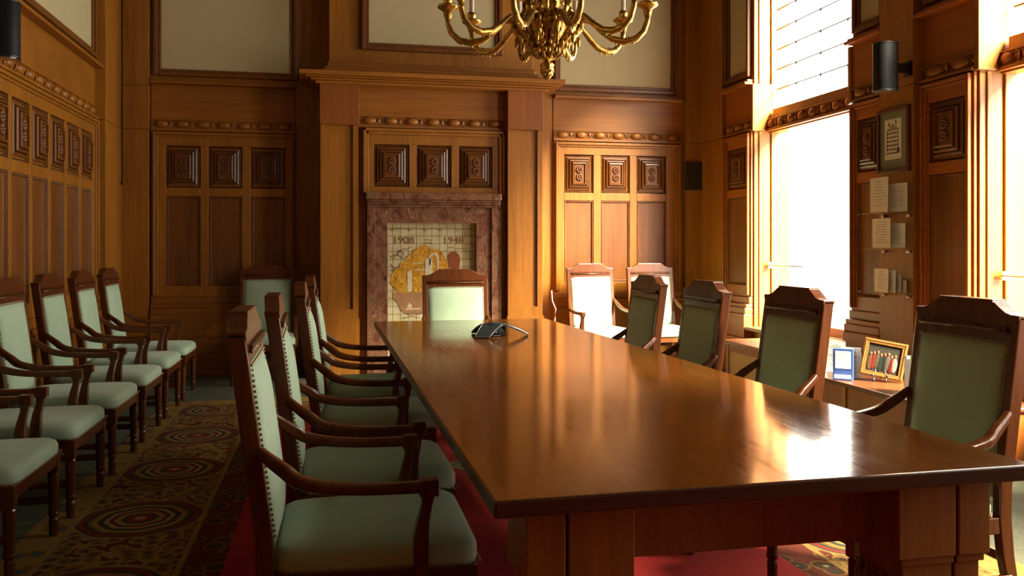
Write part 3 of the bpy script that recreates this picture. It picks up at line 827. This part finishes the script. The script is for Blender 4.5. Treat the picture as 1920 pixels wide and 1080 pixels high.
        pts.append((s_*path[-1][0], path[-1][1], path[-1][2])); sc.append(sec[-1])
        m.tube(pts, 0, sq=sc)
        m.box(*sorted((s_*.288, s_*.336)), -.250, -.192, .618, .668)
        a = m.obj('armrest', CHW, t, .004)
        m = MB()
        x = s_*.311
        q = [(.625, .020, -.220), (.59, .016, -.215), (.54, .019, -.203), (.49, .023, -.197), (.43, .023, -.197), (.36, .020, -.197)]
        rings = [[(x-w, y-w, z), (x+w, y-w, z), (x+w, y+w, z), (x-w, y+w, z)] for z, w, y in q]
        vs = [p for r in rings for p in r]; k = len(rings)
        m.add(vs, [(i*4+j, i*4+(j+1) % 4, i*4+4+(j+1) % 4, i*4+4+j) for i in range(k-1) for j in range(4)]+[(3,2,1,0), (4*k-4, 4*k-3, 4*k-2, 4*k-1)])
        m.obj('arm_post', CHW, t, .004)
    return t
proto = make_chair()
first = [True]
def chair(x, y, rz, label, group, z=.004):
    if first[0]:
        first[0] = False; c = proto; c.location = (x, y, z); c.rotation_euler = (0, 0, rz)
    else: c = dup(proto, (x, y, z), rz)
    tag(c, label, 'chair', group); return c
H = PI/2
g = 'armchairs along the left side of the table'
chair(.07, 2.93, H, 'green armchair left of the table, the nearest one, largest in the photo', g)
chair(.115, 3.75, H+.02, 'green armchair left of the table, second from the near end', g)
chair(.185, 4.93, H, 'green armchair left of the table, third from the near end', g)
chair(.215, 5.91, H, 'green armchair left of the table, farthest of that row of four', g)
g = 'armchairs along the window side of the table'
chair(2.12, 2.96, -H, 'dark wooden armchair right of the table, nearest, beside the large table corner', g)
chair(1.92, 3.90, -H, 'dark wooden armchair right of the table, second from the near end', g)
chair(1.79, 4.68, -H-.02, 'dark wooden armchair right of the table, third from the near end', g)
chair(1.79, 5.60, -H, 'dark wooden armchair right of the table, farthest of that row of four', g)
chair(1.045, 7.02, 0, 'green armchair at the far head of the table before the fireplace', None)
g = 'armchairs lined up along the left wall'
for i, l in enumerate(('cut off by the photo edge, seat corner only', 'full seat but back out of frame', 'nearest one with its back visible', 'third from the room corner', 'second from the room corner', 'last one, in the room corner')):
    chair(-1.635, 4.17+.85*i, H, 'green armchair against the left wall, '+l, g)
chair(-.655, 9.18, 0, 'green armchair in the dark alcove left of the fireplace', None, 0)
g = 'sunlit armchairs right of the fireplace'
chair(2.92, 9.12, .10, 'sunlit armchair standing against the back wall next to the fireplace', g, 0)
chair(3.62, 9.12, .03, 'brightly sunlit armchair against the back wall nearer the window corner', g, 0)

# ------------------------------------------------------------------ conference phone
ph = tag(empty('conference_phone', (1.035, 5.44, HC-(HC-TZ)*.935+.001), 0), 'dark grey three-legged conference phone on the far half of the table', 'phone')
m = MB(); K = 8
def arm_pts(an, hw0, hw1):
    out = []
    for i in range(K+1):
        t = i/K; r = .02+.185*t; z = .080-.068*t**1.6; w = hw0+(hw1-hw0)*t
        out.append((r, w, z))
    return out
for a in (math.radians(-125), math.radians(-5), math.radians(115)):
    vs = []; fs = []
    ca_, sa_ = math.cos(a), math.sin(a)
    for r, w, z in arm_pts(a, .070, .048):
        for s_ in (-1, 1):
            for dz in (0, -.011):
                x, y = r, s_*w; vs.append((x*ca_-y*sa_, x*sa_+y*ca_, z+dz))
    for i in range(K):
        o = 4*i; fs += [(o, o+2, o+6, o+4), (o+1, o+5, o+7, o+3), (o, o+4, o+5, o+1), (o+2, o+3, o+7, o+6)]
    fs += [(0, 1, 3, 2), (4*K, 4*K+2, 4*K+3, 4*K+1)]
    m.add(vs, fs)
m.lathe([(.0, .083), (.05, .082), (.066, .077), (.06, .066), (0, .066)], (0, 0, 0), 18)
body = m.obj('phone_body', PHONE, ph)
m = MB()
for a in (math.radians(-125), math.radians(-5), math.radians(115)):
    ca_, sa_ = math.cos(a), math.sin(a); P = arm_pts(a, .070, .048)
    line = [(r, -w, z) for r, w, z in P[1:]]+[(r, w, z) for r, w, z in reversed(P[1:])]
    m.tube([(x*ca_-y*sa_, x*sa_+y*ca_, z) for x, y, z in line], .0026, 5)
m.obj('silver_edge', SILVER, body)
m = MB(); m.lathe([(0, .0), (.05, .0), (.062, .012), (.068, .03), (.06, .066), (0, .066)], (0, 0, 0), 20); b2 = m.obj('phone_base', DGREY, ph)
m = MB(); m.ball((-.012, -.066, .028), .006); m.box(-.03, .02, -.066, -.055, .004, .010); m.obj('phone_socket', SILVER, b2)

# ------------------------------------------------------------------ chandelier
CX, CY = 1.125, 4.45
ch = tag(empty('chandelier', (CX, CY, 2.256)), 'ornate gilt chandelier of ten curved arms hanging over the table', 'chandelier')
m = MB()
m.lathe([(.0, 0), (.012, .004), (.03, .035), (.036, .06), (.030, .072), (.038, .080), (.034, .088), (.012, .095), (.014, .11)], (0, 0, 0), 14, 7, .08)
fin = m.obj('finial', BRASS, ch)
m = MB()
for i in range(3):
    for j in range(8):
        t = j*PI/4+i*.4; r = .031-.006*abs(i-1); m.ball((r*math.cos(t), r*math.sin(t), .03+.016*i), .0075, 4, 5)
m.obj('finial_scales', BRASS, fin)
m = MB()
m.lathe([(.014, .105), (.04, .112), (.05, .12), (.035, .13), (.05, .15), (.085, .20), (.115, .25), (.125, .29), (.115, .32), (.07, .345), (.05, .37), (.065, .40), (.06, .44), (.04, .47), (.035, .55), (.06, .60), (.07, .64), (.04, .70), (.02, .76), (.018, 2.40), (.07, 2.42), (.10, 2.487), (0, 2.487)], (0, 0, 0), 40, 10, .10)
m.obj('stem', BRASS, ch)
for i in range(10):
    a = 2*PI*i/10-math.radians(14.2); ca_, sa_ = math.cos(a), math.sin(a)
    R_ = lambda r, z, w=0: (r*ca_-w*sa_, r*sa_+w*ca_, z)
    m = MB()        # scrolling acanthus console under each arm
    m.tube([R_(.045, .115), R_(.075, .145), R_(.095, .185), R_(.135, .225), (R_(.168, .27)), R_(.172, .31), R_(.150, .335), R_(.135, .315), R_(.148, .295)], [.010, .015, .019, .022, .022, .018, .014, .010, .006], 7)
    for k in range(5):
        z = .15+.035*k; r = .08+.024*k
        for w in (-1, 1): m.ball(R_(r+.006, z, w*.018), (.012, .012, .020), 4, 6)
    m.ball(R_(.165, .20), (.012, .012, .03), 4, 6); m.tube([R_(.10, .33), R_(.125, .37), R_(.12, .41), R_(.10, .43), R_(.085, .415)], [.016, .016, .013, .01, .006], 6)
    m.obj('scroll_leaf', BRASS, ch)
    m = MB()
    path = [(.13, .285), (.19, .315), (.235, .305), (.290, .255), (.345, .215), (.41, .200), (.468, .215), (.510, .255), (.528, .305), (.530, .335)]
    m.tube([R_(r, z) for r, z in path], [.013, .013, .014, .016, .018, .019, .018, .016, .014, .014], 8)
    m.lathe([(.013, 0), (.020, .006), (.022, .02), (.026, .028), (.014, .03)], R_(.530, .332), 10)
    arm = m.obj('arm', BRASS, ch)
    m = MB()
    for r, z, dz in ((.30, .262, 1), (.345, .228, 1), (.40, .184, -1), (.455, .196, -1), (.52, .26, -1), (.43, .222, 1), (.365, .190, -1)):
        m.ball(R_(r, z), (.006, .006, .010), 4, 5)
    for k in range(12):
        r = .31+.015*k; z = .205+((r-.40)**2)*3.2
        m.ball(R_(r, z+.013), (.006, .009, .004), 3, 5)
    m.obj('arm_leaf', BRASS, arm)
    m = MB()
    m.lathe([(.010, .36), (.022, .368), (.034, .378), (.050, .388), (.056, .398), (.050, .404), (.026, .400), (.018, .410), (.024, .425), (.022, .445), (.016, .448)], R_(.530, 0), 14, 7, .06)
    dp = m.obj('drip_pan', BRASS, ch)
    m = MB(); m.lathe([(.0135, .44), (.0135, .56), (.006, .565), (0, .565)], R_(.530, 0), 10); m.obj('candle_sleeve', CANDLE, ch)

# ------------------------------------------------------------------ wall speakers
def speaker(x, y, z, rz, mount, label):
    t = tag(empty('wall_speaker', (x, y, z), rz), label, 'speaker', None)
    m = MB(); pr = [(.075*sup(2*PI*k/20, .7)[0], .085*sup(2*PI*k/20, .7)[1]) for k in range(20)]
    m.prism(pr, 0, .34, 'z', True); c = m.obj('speaker_body', DGREY, t, .004)
    m = MB(); m.prism([(p*1.03, q*1.03) for p, q in pr], -.012, .0, 'z'); m.obj('end_cap', BLACK, t); m = MB(); m.prism([(p*1.03, q*1.03) for p, q in pr], .34, .35, 'z'); m.obj('end_cap', BLACK, t)
    m = MB(); m.prism([(p*.85, q*.85) for p, q in pr], -.016, -.012, 'z'); m.obj('cap_plate', SILVER, t)
    m = MB(); m.box(-.02, .02, .07, mount, .13, .20); m.box(-.035, .035, mount-.02, mount, .11, .22); m.obj('bracket', BLACK, t)
    return t
speaker(XR-.30, 5.80, PZ(171, XR-.3, 5.8)+.012, -H, .205, 'black wall speaker on the oak pilaster above the framed print')
yS = PY(14, XL+.23)
speaker(XL+.215, yS, PZ(106, XL+.215, yS), H, .2145, 'dark grey wall speaker high on the left wall at the photo edge')

# ------------------------------------------------------------------ framed print
XP = XR-.095
fy1, fy0 = PY(1645, XP-.02), PY(1704.5, XP-.02); fym = (fy0+fy1)/2
fz0, fz1 = PZ(324, XP, fym), PZ(203, XP, fym)
pf = tag(empty('framed_print', (XP, fym, fz0)), 'dark framed print of a tall gabled building on the pilaster', 'picture')
pin = Matrix.Translation((-XP, -fym, -fz0))
def pp(m, name, mat, par=pf, bev=0, inv_=None):
    o = m.obj(name, mat, par, bev)
    if par.type == 'EMPTY': o.matrix_parent_inverse = inv_ or pin
    return o
m = MB(right(XP)); w = .028
m.box(fy0, fy0+w, 0, .03, fz0, fz1); m.box(fy1-w, fy1, 0, .03, fz0, fz1); m.box(fy0+w, fy1-w, 0, .03, fz0, fz0+w); m.box(fy0+w, fy1-w, 0, .03, fz1-w, fz1)
pp(m, 'frame', FRAMEW, bev=.005)
m = MB(right(XP)); m.box(fy0+w, fy1-w, .004, .012, fz0+w, fz1-w); pp(m, 'mount', MATB)
W_, H_ = fy1-fy0, fz1-fz0
a0, a1 = fy0+W_*.26, fy1-W_*.22; b0, b1 = fz0+H_*.21, fz1-H_*.165
m = MB(right(XP)); m.box(a0, a1, .012, .014, b0, b1); pr_ = pp(m, 'print', PAPER)
m = MB(right(XP)); q = lambda s, t: (a1-(a1-a0)*s, b0+(b1-b0)*t)      # s grows to the right as seen
def pb(s0, s1, t0, t1, d=.0155):
    (x1_, z0_), (x0_, z1_) = q(s0, t0), q(s1, t1); m.box(x0_, x1_, .0138, d, z0_, z1_)
for r in range(5):
    for c in range(6): pb(.16+c*.115, .16+c*.115+.06, .22+r*.10, .22+r*.10+.055)
pb(.12, .86, .14, .17); pb(.12, .84, .72, .735); pb(.13, .135+.01, .15, .73); pb(.83, .84, .15, .73); pb(.75, .9, .14, .28); pb(.24, .30, .83, .92); pb(.66, .72, .86, .97)
for k in range(8): s0 = .16+k*.04; pb(s0, .84-k*.04, .745+k*.016, .749+k*.016)
m.obj('drawing', INK, pr_)

# ------------------------------------------------------------------ glass shelves with card holders on the pilaster
def sheet(name, label, cat, y0, y1, z0, z1, x, mat=WHITE, lines=8, group=None, depth=.02):
    """upright acrylic holder with a printed card, facing -X"""
    yc = (y0+y1)/2; t = tag(empty(name, (x, yc, z0)), label, cat, group); iv = Matrix.Translation((-x, -yc, -z0))
    m = MB(); m.box(x-depth, x, y0, y1, z0, z1); o = m.obj('acrylic_holder', ACRYL, t); o.matrix_parent_inverse = iv
    m = MB(); m.box(x-depth*.6, x-depth*.4, y0+.004, y1-.004, z0+.004, z1-.004); c = m.obj('card', mat, t); c.matrix_parent_inverse = iv
    m = MB(); h = z1-z0; w_ = y1-y0; rnd = random.Random(int(y0*1000+z0*777))
    for i in range(lines):
        z = z1-h*(.12+.76*i/lines); k = rnd.uniform(.15, .36); m.box(x-depth*.6-.0006, x-depth*.6, yc-w_*k, yc+w_*k, z-.0022, z+.0008)
    m.obj('printed_lines', INK, c)
    return t
SHX = XP
rows = [  # shelf row v, then cards (u0, u1, v0, v1, x offset, label)
    (398, [(1634, 1668, 332, 396, .10, 'tall printed card in acrylic holder, left on the top glass shelf'), (1666, 1704, 343, 393, .05, 'menu card holder in front, right on the top glass shelf')]),
    (466, [(1638, 1672, 409, 464, .10, 'printed card in acrylic holder, left on the middle glass shelf'), (1671, 1700, 418, 464, .05, 'small card holder, right on the middle glass shelf')]),
    (550, [(1642, 1668, 503, 547, .12, 'dark-edged card holder, leftmost on the bottom glass shelf'), (1660, 1682, 505, 547, .09, 'white leaflet holder in the middle of the bottom glass shelf'), (1673, 1692, 513, 547, .055, 'small leaflet holder second from right on the bottom shelf'), (1672, 1702, 524, 548, .03, 'low double business card holder at the right of the bottom shelf')])]
for si, (v, cards) in enumerate(rows):
    z = PZ(v, SHX-.1, 5.85); y0, y1 = PY(1706, SHX-.06), PY(1640, SHX-.06)+.06
    t = tag(empty('glass_shelf', (SHX, (y0+y1)/2, z)), '%s glass shelf with round metal fixings on the pilaster' % ('top', 'middle', 'bottom')[si], 'shelf', 'glass shelves on the pilaster')
    iv = Matrix.Translation((-SHX, -(y0+y1)/2, -z))
    m = MB(); m.box(SHX-.17, SHX-.001, y0, y1, z-.008, z); o = m.obj('glass_plate', ACRYL, t, .002); o.matrix_parent_inverse = iv
    for yy in (PY(1703, SHX-.03), PY(1657, SHX-.03)):
        m = MB(); m.ball((SHX-.03, yy, z-.024), .017, 8, 10); m.tube([(SHX-.03, yy, z-.022), (SHX, yy, z-.022)], .010, 8); o = m.obj('shelf_fixing', SILVER, t); o.matrix_parent_inverse = iv
    for k, (u0, u1, v0, v1, off, lab) in enumerate(cards):
        x = SHX-off*1.1; ya, yb = PY(u1, x), PY(u0, x); ym = (ya+yb)/2
        sheet('card_holder', lab, 'card holder', ya, yb, z+.001, PZ(v0, x, ym), x, WHITE, 9, 'card holders on the glass shelves')

# ------------------------------------------------------------------ low bench under the pier with the things on it
BX, BZ = 3.60, .40
by1, by0 = W1[0]-.18, W2[1]-.75
bn = tag(empty('window_bench', (BX, (by0+by1)/2, 0)), 'low wooden bench along the window wall holding the gilt frame and notices', 'bench')
biv = Matrix.Translation((-BX, -(by0+by1)/2, 0))
m = MB(); m.box(BX-.02, XR-.15, by0, by1, BZ-.03, BZ); o = m.obj('bench_top', TABLE_EDGE, bn, .008); o.matrix_parent_inverse = biv
m = MB(); m.box(BX+.02, XR-.15, by0+.02, by1-.02, 0, BZ-.03); o = m.obj('bench_body', SHLD, bn, .003); o.matrix_parent_inverse = biv
m = MB()
for y in (by0+.02, PY(1583, BX), by1-.05): m.box(BX+.008, BX+.02, y, y+.035, .02, BZ-.03)
o = m.obj('bench_stile', OAK_V, bn, .003); o.matrix_parent_inverse = biv

def at(u, v, z):     # point of the horizontal plane z seen in pixel (u, v)
    t = (HC-z)*F/(v-V0); x, y = ray(u); return x*t, y*t
gx, gy = at(1650, 716, BZ)
gp = tag(empty('gilt_photo_frame', (gx, gy, BZ)), 'gilt framed group photograph on a dark easel on the bench', 'picture')
gp.rotation_euler = (0, 0, math.radians(-38))
SC = .98
def gpart(m, name, mat, par=gp, bev=0):
    o = m.obj(name, mat, par, bev)
    if par is gp: o.rotation_euler = (math.radians(-14), 0, 0)
    return o
def tilt(a, d, z): # a slight turn in the frame's plane, as the photo shows
    c, s_ = math.cos(math.radians(-9)), math.sin(math.radians(-9))
    return (a*c-z*s_, d, a*s_+z*c+.03)
GW, GH = .145, .27
m = MB(tilt); w = .034
m.box(-GW, -GW+w, -.012, .014, 0, GH); m.box(GW-w, GW, -.012, .014, 0, GH); m.box(-GW+w, GW-w, -.012, .014, 0, w); m.box(-GW+w, GW-w, -.012, .014, GH-w, GH)
for i in range(22):
    for z in (.012, GH-.012): m.ball((-GW+.012+i*(2*GW-.024)/21, -.013, z), .006, 4, 5)
for i in range(20):
    for a in (-GW+.012, GW-.012): m.ball((a, -.013, .012+i*(GH-.024)/19), .006, 4, 5)
gpart(m, 'frame', GOLD, bev=.003)
m = MB(tilt); m.box(-GW+w, GW-w, -.002, .004, w, GH-w); gph = gpart(m, 'photograph', plain('photo_dark', (.018, .016, .012), .8, spec=.05))
cols = [((.10, .05, .03), -.088), ((.14, .02, .012), -.066), ((.07, .05, .03), -.042), ((.02, .03, .02), -.018), ((.02, .02, .015), .006), ((.08, .07, .06), .03), ((.10, .015, .012), .052), ((.20, .18, .15), .076)]
for i, (c, a) in enumerate(cols):
    m = MB(tilt); z = .07+.008*(i % 3)
    m.ball((a, -.003, z+.025), (.020, .0016, .056), 6, 8); m.obj('coat_shape', plain('coat_%d' % i, tuple(x*.5 for x in c), .9, spec=0), gph)
    m = MB(tilt); m.ball((a, -.0035, z+.090), (.010, .002, .013), 6, 8); m.obj('face_shape', plain('skin_%d' % i, (.10, .045, .025), .9, spec=0), gph)
m = MB()
for s_ in (-1, 1):
    m.tube([(s_*.04, -.035, .002), (s_*.04, -.028, .03), (s_*.04, .0, .022), (s_*.02, .05, .16), (0, .06, .22)], .006, 6)
    m.tube([(s_*.04, -.03, .04), (s_*.055, -.04, .05), (s_*.04, -.045, .055)], .006, 6)
m.tube([(0, .06, .22), (0, .15, .004)], .006, 6)
m.obj('easel', BLACK, gp)
x, y = at(1592, 713, BZ)
def folder(name, x, y, rz, w_, h_, mat, label, cat, d=.03, inner=None):
    t = tag(empty(name, (x, y, BZ+.001), rz), label, cat)
    m = MB(); m.box(-w_/2, w_/2, 0, d, 0, h_); m.obj('holder', mat, t, .003)
    m = MB(); m.box(-w_*.38, w_*.38, -.002, 0, h_*.36, h_*.92); c = m.obj('card', WHITE, t)
    m = MB(); rnd = random.Random(5)
    for i in range(10): z = h_*(.88-.05*i); k = rnd.uniform(.12, .33); m.box(-w_*k, w_*k, -.0026, -.002, z-.002, z)
    m.obj('printed_lines', INK, c)
    m = MB(); m.box(-w_*.40, w_*.40, -.03, -.012, .012, h_*.16); m.obj('front_pocket', WHITE, t)
    m = MB(); m.box(-w_*.46, w_*.46, -.034, -.001, 0, .012); m.obj('foot', mat, t)
    return t
folder('blue_card_stand', x-.03, y+.03, -.72, .14, .225, BLUE, 'blue stand with a white notice on the bench beside the gilt frame', 'card stand')
for k, (u, lab) in enumerate(((1570, 'white notice in acrylic stand farthest left on the bench'), (1583, 'white notice in acrylic stand just behind the blue card stand'))):
    x, y = at(u-3+k*3, 700+k*9, BZ); t = tag(empty('notice_stand', (x+.03+.02*k, y+.05-.05*k, BZ+.001), -.72), lab, 'card stand', 'white notices on the bench')
    m = MB(); m.box(-.075, .075, 0, .03, 0, .24-.01*k); m.obj('acrylic_holder', ACRYL, t)
    m = MB(); m.box(-.07, .07, .01, .016, .004, .232-.01*k); c = m.obj('card', WHITE, t)
    m = MB()
    for i in range(11): m.box(-.02-.004*(i*7 % 9), .02+.004*(i*5 % 8), .0092, .01, .205-.015*i, .208-.015*i)
    m.obj('printed_lines', INK, c)
x, y = at(1702, 738, BZ)
t = tag(empty('acrylic_stand', (x, y, BZ+.001), -.62), 'thin upright clear acrylic leaflet stand at the near end of the bench', 'card stand')
m = MB(); m.box(-.018, .018, -.10, .10, 0, .24); m.obj('acrylic_holder', ACRYL, t); m = MB(); m.box(-.003, .003, -.095, .095, .006, .232); m.obj('leaflet', WHITE, t)
m = MB(); m.box(-.02, .02, -.103, -.1, 0, .24); m.box(-.02, .02, .1, .103, 0, .24); m.obj('bright_edge', SILVER, t)

# side table with a cane front in the far window
sx0, sx1, sy0, sy1, sz = 3.62, 4.24, 6.75, PY(1361, 3.62), .50
st = tag(empty('cane_side_table', (sx0, sy0, 0)), 'low side table with cane front in the sunlit far window', 'side table')
siv = Matrix.Translation((-sx0, -sy0, 0))
m = MB(); m.box(sx0-.03, sx1, sy0-.03, sy1+.03, sz-.03, sz); o = m.obj('tabletop', OAK_Y, st, .008); o.matrix_parent_inverse = siv
for x in (sx0, sx1-.06):
    for y in (sy0, sy1-.05): m = MB(); m.box(x, x+.05, y, y+.05, 0, sz-.03); o = m.obj('leg', OAK_V, st, .004); o.matrix_parent_inverse = siv
m = MB(); m.box(sx0+.005, sx0+.03, sy0+.05, sy1-.05, sz-.10, sz-.03); m.box(sx0+.005, sx0+.03, sy0+.05, sy1-.05, .10, .15); o = m.obj('rail', OAK_Y, st); o.matrix_parent_inverse = siv
m = MB()
n = 44
for i in range(n): y = sy0+.05+(sy1-sy0-.1)*(i+.5)/n; m.box(sx0+.012, sx0+.018, y-.005, y+.005, .15, sz-.10)
for i in range(9): z = .17+i*.026; m.box(sx0+.010, sx0+.020, sy0+.05, sy1-.05, z, z+.005)
o = m.obj('cane_panel', CANE, st); o.matrix_parent_inverse = siv

# small things on the walls
m = MB(); xq = PX(1024, YB-.02)
pts = [(xq-.04, YP+.25, PZ(545, xq, YP+.2)), (xq-.035, YP+.24, PZ(565, xq, YP+.2)), (xq+.0, YP+.22, PZ(580, xq, YP+.2)), (xq-.01, YP+.22, PZ(600, xq, YP+.2)), (xq-.02, YP+.22, .3), (xq-.02, YP+.22, .01)]
m.tube(pts, .006, 6); tag(m.obj('cable', WHITE), 'white cable hanging beside the right pilaster of the fireplace', 'cable')
m = MB(); yc = YB-.14
xk = XL+.14
m.tube([(xk-.02, yc, ZT-.02), (xk-.02, yc, PZ(345, xk, yc)), (xk+.0, yc-.03, PZ(347, xk, yc)), (xk-.03, yc-.05, PZ(343, xk, yc))], .007, 6)
tag(m.obj('cord', BLACK), 'thin black cord running down the left room corner', 'cord')
m = MB(back(YB-.085)); xh = PX(1301, YB-.1); zh = PZ(461, xh, YB)
m.tube([(xh-.02, .0, zh+.01), (xh-.01, .03, zh+.012), (xh+.02, .03, zh-.02), (xh+.02, .03, zh-.035)], .007, 6); m.ball((xh-.015, .004, zh+.01), (.016, .006, .016))
tag(m.obj('wall_hook', NAIL), 'small brass hook on the corner board below the air grille', 'hook')

# ------------------------------------------------------------------ light
w = bpy.data.worlds.new('daylight'); S.world = w; w.use_nodes = True
bg = w.node_tree.nodes['Background']; bg.inputs[0].default_value = (1.0, .93, .80, 1); bg.inputs[1].default_value = 12
sun = bpy.data.lights.new('sun', 'SUN'); sun.energy = 130; sun.angle = .5; sun.color = (1, .86, .64)
so = bpy.data.objects.new('sun', sun); COL.objects.link(so)
so.rotation_euler = Vector((-.9, 1.1, -1.25)).to_track_quat('-Z', 'Y').to_euler()
for wn in WINS:      # sampling portals in the window openings
    l = bpy.data.lights.new('daylight_portal', 'AREA'); l.shape = 'RECTANGLE'; l.size = WTOP-SILL; l.size_y = wn[1]-wn[0]; l.cycles.is_portal = True
    o = bpy.data.objects.new('daylight_portal', l); COL.objects.link(o); o.location = (XR+.36, (wn[0]+wn[1])/2, (SILL+WTOP)/2); o.rotation_euler = (0, H, 0)

# ------------------------------------------------------------------ camera and view
cam = bpy.data.cameras.new('camera'); co = bpy.data.objects.new('camera', cam); COL.objects.link(co)
cam.sensor_width = 36; cam.lens = F/1920*36; cam.shift_y = -(540-V0)/1920; cam.clip_start = .05
co.location = (0, 0, HC); co.rotation_euler = (PI/2, 0, -A)
S.camera = co
S.view_settings.view_transform = 'Standard'; S.view_settings.look = 'None'; S.view_settings.gamma = 1
S.view_settings.use_curve_mapping = False; S.view_settings.exposure = 0.12
